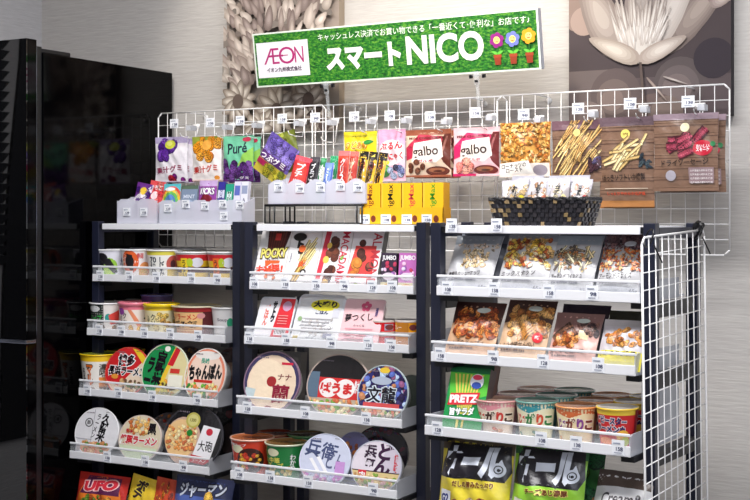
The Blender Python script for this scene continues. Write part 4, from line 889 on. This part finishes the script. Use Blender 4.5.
put_bowl(M_, RM, 2, 243.5, 300, 350.5, 'noodle bowl with cream lid, red seal and ornate dark red character', [('r', 0, 0, 1, 1, (60, 50, 90)), ('e', .5, .47, .43, .46, (232, 206, 180)), ('e', .42, .5, .32, .36, (240, 218, 190)), ('c', .5, .5, .085, (160, 34, 36)), ('t', '一', .74, .8, .2, .04, (200, 30, 60), None, 0, .05), ('t', 'ナナ', .72, .58, .24, .1, (110, 20, 40)), ('t', '蘭', .68, .31, .3, .3, (140, 20, 50), None, 0, .03), ('e', .5, .08, .06, .03, (130, 30, 30)), ('p', [(.04, .22), (.22, .2), (.24, .36), (.06, .38)], (190, 206, 210))], rim=(140, 110, 130), group=gA, mat=SHRINK)
put_bowl(M_, RM, 2, 303.5, 373, 353.5, 'wide noodle bowl with black top half, red band and white discs', [('r', 0, 0, 1, 1, (190, 170, 150)), ('r', 0, .6, 1, 1, (22, 18, 20)), ('r', .08, .3, .86, .62, (206, 44, 44)), ('c', .36, .46, .15, (240, 232, 230)), ('c', .62, .46, .15, (240, 232, 230)), ('t', 'ばうま', .48, .46, .5, .18, (206, 44, 44), None, 0, .06), ('t', '熊本', .8, .5, .08, .2, W_), ('p', [(0, .3), (.2, .3), (.2, .7), (0, .7)], (90, 110, 130)), ('b', .08, .04, .9, .28, 40, .05, .8, [(110, 160, 60), (226, 170, 110), (200, 110, 70), (240, 220, 170)], 9)], rim=(190, 170, 160), body=(30, 26, 28), group=gA, dv=.016)
put_bowl(M_, RM, 2, 357, 408.5, 364.5, 'noodle bowl with dark blue lid and white outlined black characters', [('r', 0, 0, 1, 1, (46, 44, 110)), ('b', .02, .3, .98, .98, 60, .08, .8, [(90, 110, 190), (60, 50, 100), (150, 90, 130), (190, 130, 90), (40, 30, 70), (180, 200, 230)], 9), ('e', .5, .9, .1, .05, (226, 190, 60)), ('e', .46, .72, .2, .07, (170, 180, 200)), ('t', '文龍', .48, .48, .56, .28, (24, 20, 30), (206, 216, 226), 0, .02), ('r', .15, .27, .85, .34, (206, 80, 80)), ('b', .1, .04, .9, .25, 34, .06, .8, [(230, 180, 140), (110, 150, 60), (214, 120, 90), (240, 220, 190)], 9)], rim=(190, 206, 210), group=gA, dv=.006)
put_bowl(M_, RM, 2, 396, 424, 374, 'dull green noodle bowl behind the dark blue lidded bowl', [('r', 0, 0, 1, 1, (90, 100, 90))], v=.05, rim=(150, 150, 140), body=(110, 104, 100), group=gA)
put_bowl(M_, RM, 3, 299, 350.5, 433, 'noodle bowl in crinkled shiny wrap with blue grey lettering', [('r', 0, 0, 1, 1, (206, 210, 230)), ('t', '兵衛', .42, .68, .62, .34, (70, 80, 120), None, -8, .02), ('t', 'どん', .7, .5, .34, .3, (90, 96, 130), None, 0, .02), ('p', [(.2, .5), (.26, .52), (.5, .2), (.44, .18)], W_), ('p', [(.34, .54), (.4, .56), (.62, .24), (.56, .22)], W_), ('b', .1, .06, .9, .24, 30, .05, .8, [(200, 120, 190), (230, 180, 200), (190, 190, 220)], 9), ('r', .72, .2, .9, .5, (200, 150, 210))], rim=(216, 220, 240), group=gA, dv=.004)
put_bowl(M_, RM, 3, 351, 401.5, 440, 'noodle bowl with pale lid, big dark brush hiragana and red square', [('r', 0, 0, 1, 1, (226, 216, 226)), ('e', .8, .5, .2, .44, (206, 196, 210)), ('t', 'ど\nん', .64, .66, .34, .6, (60, 30, 60), None, -6, .05), ('t', '兵\n衛', .36, .7, .24, .42, (60, 40, 60), None, -6, .04), ('t', '讃\n岐', .88, .6, .08, .34, (206, 50, 60)), ('r', 0, .4, 1, .42, (60, 34, 50)), ('p', [(0, 0), (1, 0), (1, .4), (0, .4)], (220, 196, 140)), ('r', .16, .22, .32, .42, (206, 44, 60)), ('t', '肉', .24, .32, .12, .14, W_), ('b', .1, .05, .9, .36, 36, .05, .8, [(226, 200, 150), (190, 140, 90), (130, 160, 70), (214, 170, 170)], 9)], rim=(206, 206, 220), group=gA, dv=.002)
put_bowl(M_, RM, 3, 335, 370, 431, 'noodle bowl with blue rim and orange photo, behind the two udon bowls', [('r', 0, 0, 1, 1, (120, 116, 160)), ('b', .3, .3, .95, .75, 26, .07, .8, [(200, 120, 60), (220, 150, 80), (150, 80, 50)], 9)], v=-.03, rim=(150, 150, 190), group=gA)
put_bowl(M_, RM, 3, 352, 408, 425, 'tall black noodle bowl behind the pale lidded udon bowl', [('r', 0, 0, 1, 1, (40, 30, 44)), ('b', .1, .6, .9, .95, 16, .06, .8, [(110, 40, 60), (70, 50, 90)], 8)], v=.03, rim=(44, 40, 50), body=(26, 24, 30), group=gA)

# ---- middle rack: slim chocolate boxes
def put_box(fr, rows, k, px0, px1, ytop, label, items, name='chocolate_box', cat='snack box', lean=20, d=.02, side=(226, 220, 216), group=None, dv=.006, v=None, yaw=0):
    zf, p = shelf(rows, k); vv = p+dv if v is None else v
    u, w = fr.span(px0, px1, vv); H = fitH(fr, (px0+px1)/2, ytop, vv, zf, lean)
    o = carton_obj(name, label, cat, w-.0015, H, d, items, group, side=side); fr.put(o, u, vv, zf, yaw, lean); return o
CH = [(92, 44, 30), (112, 58, 38), (74, 34, 26)]
g = 'slim chocolate boxes on the middle rack'
put_box(M_, RM, 0, 251, 281.5, 229, 'white stick biscuit box with POCKY lettering and brown sticks', [('r', 0, 0, 1, 1, (240, 236, 234)), ('p', [(.22, 1), (1, 1), (.85, .62), (.3, .6)], (70, 22, 24))]+[('p', [(.28+.09*i, 1), (.33+.09*i, 1), (.36+.07*i, .56), (.32+.07*i, .56)], (104, 40, 30)) for i in range(7)]+[('r', .5, .8, .68, .92, (214, 60, 56)), ('t', 'POCKY', .55, .58, .86, .17, (226, 216, 110), (60, 24, 20), 3, .04), ('t', 'チョコレート', .55, .46, .4, .05, (60, 30, 26)), ('p', [(.3, .45), (.8, .45), (.7, .2), (.4, .2)], (232, 100, 50)), ('t', 'お得!', .5, .3, .9, .16, (226, 70, 50), W_, 4, .03), ('b', .35, .02, .7, .3, 10, .06, .8, [(232, 120, 60), (214, 80, 50)], 3)], group=g)
put_box(M_, RM, 0, 281.5, 312.5, 229, 'white stick biscuit box with black vertical kana and golden sticks', [('r', 0, 0, 1, 1, (242, 238, 238)), ('s', .5, .5, .78, .8, 12, .5, .05, 62, 8, [(226, 190, 120), (240, 210, 150)], 4), ('s', .3, .2, .5, .4, 5, .6, .06, 62, 6, [(214, 170, 90)], 5), ('t', 'ト', .36, .74, .22, .14, K_, None, 0, .09), ('t', 'ッ', .4, .58, .2, .12, K_, None, 0, .08), ('t', 'ポ', .52, .4, .24, .14, (232, 90, 40), None, 0, .1), ('c', .6, .26, .1, K_), ('c', .6, .26, .05, W_), ('e', .3, .86, .22, .07, (26, 20, 20)), ('e', .44, .66, .11, .06, (240, 110, 50)), ('t', 'Toppo', .12, .5, .3, .04, (90, 90, 120), None, 90), ('e', .3, .06, .3, .05, (70, 20, 30)), ('e', .75, .06, .2, .04, (90, 30, 30))], group=g)
put_box(M_, RM, 0, 312.5, 343.5, 229, 'white chocolate nut box with red vertical MACADAMIA lettering', [('r', 0, 0, 1, 1, (240, 234, 236)), ('p', [(.0, .0), (.14, .0), (.3, 1), (.12, 1)], (214, 56, 76)), ('b', .3, .08, .55, .96, 16, .12, 1, CH, 6), ('e', .26, .48, .1, .06, (240, 200, 90)), ('e', .3, .72, .08, .05, (240, 200, 90)), ('e', .36, .1, .1, .06, (236, 190, 90)), ('t', 'MACADAMIA', .8, .5, .92/31*54, .14, (206, 44, 70), None, -90, .01), ('g', .74, .48, .16, .08, 60, (110, 170, 60), (160, 200, 90))], group=g)
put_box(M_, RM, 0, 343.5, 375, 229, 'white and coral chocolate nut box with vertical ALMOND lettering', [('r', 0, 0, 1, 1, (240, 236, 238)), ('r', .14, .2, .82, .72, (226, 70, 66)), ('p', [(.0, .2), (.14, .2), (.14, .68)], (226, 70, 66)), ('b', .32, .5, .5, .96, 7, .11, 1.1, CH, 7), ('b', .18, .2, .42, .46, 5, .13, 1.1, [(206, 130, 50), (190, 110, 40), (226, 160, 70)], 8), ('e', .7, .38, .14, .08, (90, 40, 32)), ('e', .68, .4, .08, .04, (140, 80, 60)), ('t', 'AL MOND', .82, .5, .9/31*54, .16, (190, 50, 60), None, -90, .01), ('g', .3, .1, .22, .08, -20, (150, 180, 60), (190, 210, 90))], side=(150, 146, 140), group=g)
g = 'small candy boxes on the middle rack'
for a, b, c1, nm in ((380, 396, (60, 44, 66), 'black and purple'), (397.5, 415.5, (196, 110, 186), 'pink and lilac')):
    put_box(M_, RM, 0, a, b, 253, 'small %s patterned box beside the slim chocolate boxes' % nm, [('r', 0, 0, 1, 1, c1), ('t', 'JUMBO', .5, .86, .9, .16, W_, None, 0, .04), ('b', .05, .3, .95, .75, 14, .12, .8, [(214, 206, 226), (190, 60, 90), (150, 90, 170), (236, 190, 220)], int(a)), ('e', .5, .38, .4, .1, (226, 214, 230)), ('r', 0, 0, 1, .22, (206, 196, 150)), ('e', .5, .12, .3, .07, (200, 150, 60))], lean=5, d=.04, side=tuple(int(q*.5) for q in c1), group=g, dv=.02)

# ---- packed rice
def rrect(w, h, r, n=5):
    p = []
    for cx, cy, a0 in ((w/2-r, h-r, 0), (-w/2+r, h-r, 90), (-w/2+r, r, 180), (w/2-r, r, 270)):
        for i in range(n+1):
            a = radians(a0+90*i/n); p.append((cx+r*cos(a), cy+r*sin(a)))
    return p
def rice_pack(label, w, h, d, items, group=None, tray=(232, 234, 240), r=.014, inset=.9):
    root = empty('rice_pack', label, 'packed rice', group)
    m = MB(); A = rrect(w, h, r); n = len(A)
    B = [((x)*.84, h/2+(y-h/2)*.84) for x, y in A]
    vs = [(x, 0, y) for x, y in A]+[(x, .003, y) for x, y in A]+[(x*.96, .004, h/2+(y-h/2)*.96) for x, y in A]+[(x, d, y) for x, y in B]
    fs = []
    for k in range(3): fs += [(k*n+i, (k+1)*n+i, (k+1)*n+(i+1) % n, k*n+(i+1) % n) for i in range(n)]
    fs += [tuple(reversed(range(n))) , tuple(range(3*n, 4*n))]
    m.add(vs, fs, tray); m.build('plastic_tray', LIDM, root)
    m = MB(); L0 = rrect(w*inset, h*inset, r*.8); k0 = h*(1-inset)/2
    m.add([(x, -.0006, y+k0) for x, y in L0], [tuple(range(len(L0)))[::-1] if False else tuple(range(len(L0)))], items[0][5] if items[0][0] == 'r' else W_)
    art(m, items, lambda x, y, o: ((x-.5)*w*inset, -.0006-o, k0+y*h*inset), w, h)
    m.build('printed_film', SHRINK, root)
    return root
def put_rice(px0, px1, ytop, label, items, lean=24, **kw):
    zf, p = shelf(RM, 1); vv = p+.006; u, w = M_.span(px0, px1, vv); H = fitH(M_, (px0+px1)/2+6, ytop, vv, zf, lean)
    o = rice_pack(label, w, H, .026, items, **kw); M_.put(o, u, vv, zf, 0, lean); return o
g = 'packed rice trays on the middle rack'
rows_ = lambda y0, c: [('r', .12+.03*(i % 2), y0-.07*i, .85-.06*(i % 3), y0-.07*i+.018, c) for i in range(5)]
put_rice(251, 287, 297, 'packed rice tray, white with red right half and barcode', [('r', .0, .0, 1, 1, (234, 230, 234)), ('p', [(.48, .0), (1, 0), (1, 1), (.6, 1), (.56, .5)], (222, 50, 60)), ('t', 'ご\nは\nん', .24, .6, .14, .5, (224, 110, 90), None, 0, .04), ('t', 'サ\nト\nウ', .44, .68, .13, .5, (24, 20, 30), None, 0, .07), ('c', .8, .82, .13, (206, 160, 190)), ('r', .58, .14, .92, .3, (244, 240, 244))]+[('r', .6+.045*i, .16, .62+.045*i, .28, (50, 30, 40)) for i in range(7)]+[('r', .2, .02, .4, .08, (60, 150, 90))]+[('r', .62, .4+.06*i, .9, .42+.06*i, (240, 150, 150)) for i in range(4)], group=g, inset=.94, r=.01)
put_rice(289, 336, 294.5, 'packed rice tray, white with yellow burst and black characters', [('r', 0, 0, 1, 1, (226, 226, 228)), ('e', .6, .82, .34, .13, (230, 220, 60)), ('t', '大盛り', .6, .84, .56, .15, K_, None, 0, .05), ('t', 'ごはん', .56, .66, .3, .09, (30, 40, 90), None, 0, .04), ('b', .1, .1, .9, .55, 40, .04, .6, [(210, 210, 212), (236, 236, 238), (196, 190, 186)], 6), ('r', .82, .55, .97, .75, (214, 214, 222)), ('r', .7, .1, .9, .2, (150, 150, 170)), ('r', .0, .04, .12, .12, (220, 190, 60)), ('c', .08, .5, .05, (150, 180, 130))]+rows_(.5, (180, 176, 180)), group=g)
put_rice(336, 376, 299, 'packed rice tray with pink lid, pink blossom and black brush script', [('r', 0, 0, 1, 1, (240, 196, 200))]+[('e', .56+.085*cos(a*pi*2/5+pi/2), .86+.065*sin(a*pi*2/5+pi/2), .055, .05, (214, 80, 120)) for a in range(5)]+[('t', '夢つくし', .42, .62, .74, .17, (30, 24, 30), None, 4, .015), ('t', '福\n岡', .86, .74, .07, .2, (70, 60, 120)), ('t', 'ふっくら', .46, .44, .3, .05, (90, 70, 90)), ('r', .68, .14, .9, .28, (220, 214, 226)), ('b', .1, .03, .6, .3, 26, .04, .6, [(246, 214, 216), (236, 180, 190)], 6)]+rows_(.36, (226, 160, 172)), group=g, tray=(240, 206, 210), inset=.95, r=.006)

# cans
def can_obj(label, r, h, c, group):
    root = empty('tin_can', label, 'can', group); m = MB()
    m.lathe([(r*.95, 0), (r, .002), (r, .0035), (r*.985, .005), (r*.985, h-.005), (r, h-.0035), (r, h-.001), (r*.96, h), (r*.94, h-.002), (.001, h-.002)], c, cols=[(206, 196, 190)]*3+[c, (206, 196, 190), (206, 196, 190), (206, 196, 190), (190, 184, 180), (190, 184, 180)])
    m.disc(r*.95, .0005, (190, 184, 180), up=False); m.build('can_body', LIDM, root, smooth=True)
    m = MB()
    def fn(x, y, o): a = (x-.5)*pi*1.3; return ((r*.985+o)*sin(a), -(r*.985+o)*cos(a), .005+y*(h-.01))
    art(m, [('r', .55, .15, .72, .85, (170, 166, 190)) if c[1] < 100 else ('r', .3, .0, .55, 1, (190, 120, 30)), ('t', 'ツナ' if c[1] < 100 else 'カレー', .3, .5, .22, .5, (250, 230, 210)), ('e', .64, .5, .08, .3, (120, 60, 60))], fn, r*4, h-.01, L=.006)
    m.build('label', LIDM, root)
    return root
zf, p = shelf(RM, 1)
for (a, b, c, nm) in ((372, 396, (206, 24, 34), 'red'), (396.5, 419, (240, 160, 20), 'orange yellow')):
    vv = p+.06; u, w = M_.span(a, b, vv); r = w/2; h = (M_.z((a+b)/2, 320.5, vv-r)-zf)/2
    for j in range(2):
        o = can_obj('short %s tin can, %s of its stack of two' % (nm, ('bottom', 'top')[j]), r, h-.0005, c, 'stacked tin cans on the middle rack'); M_.put(o, u, vv, zf+j*h, 20)
o = carton_obj('instant_meal_box', 'plain grey box standing behind the cream lidded noodle bowl', 'box', .10, .13, .03, [('r', 0, 0, 1, 1, (150, 146, 142)), ('r', .06, .1, .94, .9, (166, 160, 154))], side=(110, 106, 104)); M_.put(o, M_.u(281, .08), .08, shelf(RM, 2)[0], 0, 6)

# ---- right rack pouches
def put_pouch(fr, rows, k, px0, px1, ytop, label, items, lean=30, bulge=.011, seal=W_, name='snack_pouch', cat='snack pouch', dv=.012, v=None, seed=1, group=None, roll=0, loose=.0014):
    zf, p = shelf(rows, k); vv = p+dv if v is None else v
    u, w = fr.span(px0, px1, vv); H = fitH(fr, (px0+px1)/2, ytop, vv, zf, lean)
    o = bag_obj(name, label, cat, w, H, bulge, items, group, seal=seal, seed=seed, loose=loose); fr.put(o, u, vv, zf, 0, lean, roll)
    return o
def nutbag(blobs, title, top=(150, 156, 164), base=(186, 185, 188)):
    return [('r', 0, 0, 1, 1, base), ('r', 0, .84, 1, 1, top)]+dense(blobs)+[('f', .1, .17, .7, .23, 1, (120, 120, 130), 5), ('t', title, .42, .30, .7, .09, (30, 26, 30), None, 3, .02), ('r', .1, .22, .6, .228, (170, 170, 176)), ('r', .15, .06, .9, .14, (180, 180, 188)), ('t', '65g', .84, .09, .16, .07, (80, 80, 90))]
g = 'nut pouches on the right rack'
put_pouch(R_, RR, 0, 441.5, 489, 236, 'pale pouch with scattered cream cashew nuts', nutbag([('b', .3, .42, .8, .72, 26, .06, .7, [(226, 196, 150), (236, 210, 170), (206, 170, 120)], 11), ('b', .1, .74, .95, .84, 14, .05, .6, [(214, 190, 170), (200, 180, 160)], 12)], '素煎りカシューナッツ'), group=g, seed=11)
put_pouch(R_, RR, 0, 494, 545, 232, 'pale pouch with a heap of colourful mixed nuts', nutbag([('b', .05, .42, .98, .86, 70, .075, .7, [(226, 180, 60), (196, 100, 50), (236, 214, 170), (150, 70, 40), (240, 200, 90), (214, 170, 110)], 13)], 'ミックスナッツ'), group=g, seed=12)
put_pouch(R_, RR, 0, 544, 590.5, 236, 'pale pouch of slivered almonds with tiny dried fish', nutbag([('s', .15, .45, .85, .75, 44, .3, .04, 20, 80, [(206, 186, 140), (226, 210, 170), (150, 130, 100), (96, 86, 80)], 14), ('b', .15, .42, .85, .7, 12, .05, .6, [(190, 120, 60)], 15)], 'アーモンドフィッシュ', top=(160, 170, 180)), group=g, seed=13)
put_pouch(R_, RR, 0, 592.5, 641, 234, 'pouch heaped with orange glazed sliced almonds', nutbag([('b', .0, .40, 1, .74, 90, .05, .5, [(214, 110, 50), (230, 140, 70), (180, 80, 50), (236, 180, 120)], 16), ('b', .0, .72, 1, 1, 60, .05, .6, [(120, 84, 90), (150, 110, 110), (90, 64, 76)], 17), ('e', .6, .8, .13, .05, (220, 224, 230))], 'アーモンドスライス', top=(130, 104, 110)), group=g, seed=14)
for a, b, y, t in ((450, 498, 232, 'cashew'), (500, 552, 229, 'mixed nut'), (552, 598, 232, 'almond and fish'), (602, 648, 230, 'glazed almond')):
    put_pouch(R_, RR, 0, a, b, y, 'grey pouch standing behind the front %s pouch' % t, [('r', 0, 0, 1, 1, (96, 98, 110)), ('r', 0, .8, 1, 1, (130, 134, 146)), ('b', .1, .4, .9, .75, 20, .06, .7, [(150, 130, 110), (190, 170, 150)], 4)], v=.03, seal=(90, 92, 104), group=g, lean=24)
def frybag(blobs, title, base=(196, 156, 124), dark=(70, 44, 40)):
    return [('r', 0, 0, 1, 1, base), ('r', 0, .62, 1, 1, dark)]+dense(blobs)+[('f', .1, .15, .6, .21, 1, (90, 60, 50), 5), ('t', title, .42, .26, .74, .08, (36, 22, 20), None, 2, .02), ('r', .1, .05, .9, .14, tuple(min(255, q+20) for q in base)), ('e', .62, .84, .14, .05, (196, 206, 200))]
g = 'brown snack pouches on the right rack'
FR = [(190, 100, 40), (214, 130, 60), (156, 76, 34), (232, 160, 90)]
put_pouch(R_, RR, 1, 442, 492, 302, 'brown pouch with reddish fried chips, leftmost on its shelf', frybag([('b', .1, .36, .95, .86, 60, .09, .45, [(176, 80, 36), (200, 110, 50), (140, 60, 34), (220, 140, 70)], 18)], 'おからのチップス'), seal=(90, 60, 50), group=g, seed=15)
put_pouch(R_, RR, 1, 494, 543, 300, 'brown pouch with round fried crackers and a small red seal', frybag([('b', .15, .42, .95, .86, 46, .1, .75, [(200, 140, 70), (222, 170, 100), (170, 104, 50)], 19), ('s', .4, .42, .7, .5, 12, .3, .03, 60, 10, [(196, 130, 60)], 3), ('c', .82, .38, .1, (206, 34, 44)), ('t', '新', .82, .38, .1, .06, W_)], 'しょうゆ味せんべい', base=(206, 172, 140)), seal=(100, 70, 56), group=g, seed=16)
put_pouch(R_, RR, 1, 545, 593, 313, 'pinkish brown pouch with dark slabs and a pale cube', frybag([('s', .15, .5, .6, .72, 7, .36, .16, 30, 14, [(96, 60, 50), (120, 80, 60)], 20), ('b', .1, .36, .6, .56, 14, .08, .7, FR, 21), ('p', [(.62, .48), (.8, .48), (.8, .64), (.62, .64)], (226, 190, 150)), ('b', .6, .6, .95, .8, 8, .09, .6, [(60, 40, 44), (130, 90, 80)], 22)], 'かしわの炭火焼', base=(206, 160, 150), dark=(130, 96, 92)), seal=(150, 120, 116), group=g, seed=17)
put_pouch(R_, RR, 1, 594.5, 640, 320, 'grey and yellow pouch with orange fried pieces', [('r', 0, 0, 1, 1, (196, 190, 196)), ('r', 0, 0, 1, .36, (226, 214, 60)), ('r', 0, .86, 1, 1, (190, 184, 186)), ('b', .08, .48, .95, .8, 30, .085, .6, [(214, 140, 60), (232, 170, 90), (190, 110, 50)], 23), ('t', 'いかの天ぷら風', .46, .30, .84, .1, (36, 30, 20), None, 0, .02), ('r', .1, .06, .9, .16, (206, 196, 80))], seal=(206, 200, 196), group=g, seed=18)
for a, b, y, c, t in ((552, 600, 304.5, (50, 34, 54), 'dark purple pouch behind the pinkish brown pouch'), (600, 646, 311, (60, 60, 44), 'dark olive pouch behind the grey and yellow pouch')):
    put_pouch(R_, RR, 1, a, b, y, t, [('r', 0, 0, 1, 1, c)], v=.02, seal=c, lean=26, group=g)

o = put_box(R_, RR, 2, 440, 480, 367, 'green stick biscuit box with red PRETZ lettering', [('r', 0, 0, 1, 1, (20, 140, 70)), ('p', [(.0, .92), (1, .92), (1, .6), (.1, .4)], (90, 190, 60))]+[('p', [(.12+.1*i, .9), (.17+.1*i, .9), (.38+.035*i, .3), (.35+.035*i, .3)], (222, 206, 90)) for i in range(8)]+[('r', 0, .92, 1, 1, (20, 110, 60)), ('p', [(.06, .42), (.8, .46), (.84, .64), (.1, .6)], (206, 34, 50)), ('t', 'PRETZ', .45, .53, .7, .12, W_, None, 4, .05), ('t', '旨サラダ', .46, .34, .62, .12, W_, (20, 110, 60), 4, .04), ('c', .72, .8, .17, (236, 236, 244)), ('e', .72, .86, .12, .04, (226, 60, 90)), ('e', .72, .74, .12, .05, (50, 80, 170)), ('r', .36, .05, .42, .24, (226, 206, 110)), ('r', .5, .1, .55, .24, (214, 190, 90))], name='biscuit_box', side=(90, 76, 74), lean=20, d=.026)
put_box(R_, RR, 2, 444, 484, 362, 'second stick biscuit box behind the green PRETZ box', [('r', 0, 0, 1, 1, (30, 90, 60))], name='biscuit_box', side=(110, 80, 70), lean=20, d=.026, v=-.02)

# puffed corn bags
def corn(c1, c2, sub, pic):
    sw = (216, 220, 232); k = (30, 26, 34)
    L0 = [('r', 0, 0, 1, 1, c1), ('r', 0, .74, 1, 1, c2), ('p', [(.0, .40), (.12, .78), (.5, .80), (.96, .80), (1, .52), (.94, .40), (.6, .42), (.3, .38)], k),
            ('t', 'カール', .5, .59, .84, .37, sw, k, 4, .075), ('c', .86, .53, .085, sw), ('c', .865, .535, .052, k), ('c', .865, .535, .04, sw), ('c', .87, .53, .018, k),
            ('t', sub, .56, .34, .56, .07, (110, 50, 30), (246, 226, 120), 3, .04), ('b', .3, .0, .9, .26, 14, .1, .8, pic, 31), ('p', [(.05, .08), (.24, .06), (.26, .24), (.07, .26)], (226, 226, 236)), ('t', 'G2', .15, .16, .14, .1, (40, 50, 120), None, 0, .05)]
    def up(it):
        it = list(it)
        if it[0] == 'p': it[1] = [(x, .12+y*1.02) for x, y in it[1]]
        elif it[0] in 'tc': it[{'t': 3, 'c': 2}[it[0]]] = .12+it[{'t': 3, 'c': 2}[it[0]]]*1.02
        return tuple(it)
    return L0[:1]+[('r', 0, .84, 1, 1, c2)]+[up(q) for q in L0[2:]]
put_pouch(R_, RR, 3, 436, 508, 437, 'big yellow puffed corn bag with thick white kana', corn((226, 206, 60), (92, 78, 60), 'だしの旨みたっぷり', [(150, 60, 60), (214, 190, 150), (190, 140, 70)]), lean=12, bulge=.036, loose=.0028, name='puffed_corn_bag', cat='snack bag', dv=.045, seal=(150, 144, 120), group='puffed corn bags on the right rack', seed=21)
put_pouch(R_, RR, 3, 508, 582, 441, 'big green puffed corn bag with thick white kana', corn((150, 206, 60), (50, 110, 60), 'チーズあじ濃厚', [(240, 190, 60), (60, 160, 80), (226, 220, 90)]), lean=12, bulge=.036, loose=.0028, name='puffed_corn_bag', cat='snack bag', dv=.045, seal=(60, 130, 80), group='puffed corn bags on the right rack', seed=22)
put_pouch(R_, RR, 3, 533, 600, 436, 'green and orange puffed corn bag behind the green one', [('r', 0, 0, 1, 1, (60, 130, 60)), ('b', 0, .2, 1, .95, 26, .12, .8, [(190, 120, 50), (40, 110, 60), (110, 160, 60)], 7)], lean=12, bulge=.02, name='puffed_corn_bag', cat='snack bag', v=.05, seal=(50, 120, 70), group='puffed corn bags on the right rack', seed=23)
put_pouch(R_, RR, 3, 582, 640, 470, 'white and dark bag with Cream lettering lying low at the right', [('r', 0, 0, 1, 1, (206, 204, 206)), ('r', 0, .78, 1, 1, (80, 66, 60)), ('r', 0, 0, 1, .36, (110, 90, 66)), ('t', 'Cream&', .54, .62, .72, .16, (50, 44, 50), None, 3, .02), ('b', .0, .0, .9, .4, 20, .1, .5, [(170, 160, 90), (120, 90, 60), (206, 196, 140)], 33)], lean=32, bulge=.02, name='soup_bag', cat='snack bag', seal=(60, 50, 50), seed=24)

# ---- left rack bottom shelf
zlab = 'bottom row of the left rack'
put_pouch(L_, RL, 4, 71, 121, 473, 'red noodle pack with purple lettering on the lowest left shelf', [('r', 0, 0, 1, 1, (190, 44, 36)), ('e', .5, .5, .44, .46, (226, 120, 40)), ('p', [(.1, .6), (.2, .95), (.85, .95), (.9, .62)], (90, 30, 70)), ('t', 'UFO', .5, .78, .66, .2, (206, 44, 60), (240, 190, 190), 6, .06), ('b', .2, .1, .9, .55, 30, .08, .5, [(230, 160, 60), (190, 90, 40), (110, 140, 50)], 3)], lean=16, bulge=.02, seal=(180, 60, 40), name='noodle_pack', cat='noodle pack', dv=.02)
put_pouch(L_, RL, 4, 120, 148, 475, 'yellow snack bag beside the red noodle pack', [('r', 0, 0, 1, 1, (226, 190, 50)), ('t', 'ポ\nテ', .4, .76, .4, .36, (50, 34, 40), (250, 226, 90), -14, .05), ('b', .1, .1, .9, .5, 16, .1, .7, [(210, 160, 50), (240, 210, 90), (150, 90, 40)], 3)], lean=12, seal=(200, 170, 60), name='snack_bag', cat='snack bag', roll=8, dv=.03)
put_pouch(L_, RL, 4, 147, 168, 477, 'orange red snack bag on the lowest left shelf', [('r', 0, 0, 1, 1, (196, 70, 40)), ('b', .1, .2, .9, .95, 18, .12, .5, [(230, 140, 50), (150, 50, 40), (240, 190, 90)], 5)], lean=12, seal=(150, 60, 40), name='snack_bag', cat='snack bag', roll=4, dv=.03)
put_pouch(L_, RL, 4, 168, 226, 476, 'blue and yellow snack bag with curly white lettering', [('r', 0, 0, 1, 1, (80, 100, 170)), ('r', 0, .7, 1, 1, (50, 56, 90)), ('r', 0, .3, .3, .6, (226, 190, 60)), ('t', 'ジャーマン', .5, .8, .8, .22, (206, 212, 226), (30, 30, 50), 4, .04), ('t', 'ポテト', .6, .56, .6, .14, W_, (40, 50, 120), 0, .04), ('b', .6, .2, 1, .7, 14, .09, .6, [(214, 150, 50), (240, 190, 80)], 5)], lean=14, bulge=.02, seal=(60, 70, 120), name='snack_bag', cat='snack bag', dv=.02)
# ------------------------------------------------------------------ light
def area(name, loc, rot, sx, sy, power, col=(1, 1, 1)):
    l = bpy.data.lights.new(name, 'AREA'); l.shape = 'RECTANGLE'; l.size = sx; l.size_y = sy; l.energy = power; l.color = col
    o = bpy.data.objects.new(name, l); COL.objects.link(o); o.location = loc; o.rotation_euler = rot
    return o
area('ceiling_light', (-1.1, 1.75, 2.75), (0, 0, 0), 2.0, .35, 40, (.98, .97, .97))
area('ceiling_light', (.4, -.2, 2.75), (0, 0, 0), 1.8, .5, 32, (.93, .96, 1))
area('window_daylight', (2.0, 0.6, 1.7), (0, radians(90), 0), 1.2, 1.6, 20, (.86, .91, 1))
def spot(loc, target, power, size, col, blend=.8, r=.05):
    l = bpy.data.lights.new('spotlight', 'SPOT'); l.energy = power; l.spot_size = radians(size); l.spot_blend = blend; l.color = col; l.shadow_soft_size = r
    o = bpy.data.objects.new('spotlight', l); COL.objects.link(o); o.location = loc
    o.rotation_euler = (Vector(target)-Vector(loc)).to_track_quat('-Z', 'Y').to_euler()
spot((-1.35, 2.35, 2.72), (-1.42, 3.0, 1.85), 38, 66, (1, .91, .76))
spot((-2.2, 2.35, 2.72), (-2.1, 3.0, 1.9), 16, 50, (1, .92, .8))
w = bpy.data.worlds.new('world'); scene.world = w; w.use_nodes = True
w.node_tree.nodes['Background'].inputs['Color'].default_value = (.8, .86, 1, 1); w.node_tree.nodes['Background'].inputs['Strength'].default_value = .16
vs = scene.view_settings; vs.view_transform = 'Standard'; vs.look = 'None'; vs.exposure = 0.52; vs.gamma = 1
scene.render.film_transparent = False
cam_d = bpy.data.cameras.new('camera'); cam = bpy.data.objects.new('camera', cam_d); COL.objects.link(cam)
cam.location = (0, 0, EYE); cam.rotation_euler = (pi/2, 0, TH); cam_d.lens = F/750*36; cam_d.sensor_width = 36; cam_d.shift_y = -(250-HOR)/750
cam_d.clip_start = .05; cam_d.clip_end = 50
scene.camera = cam
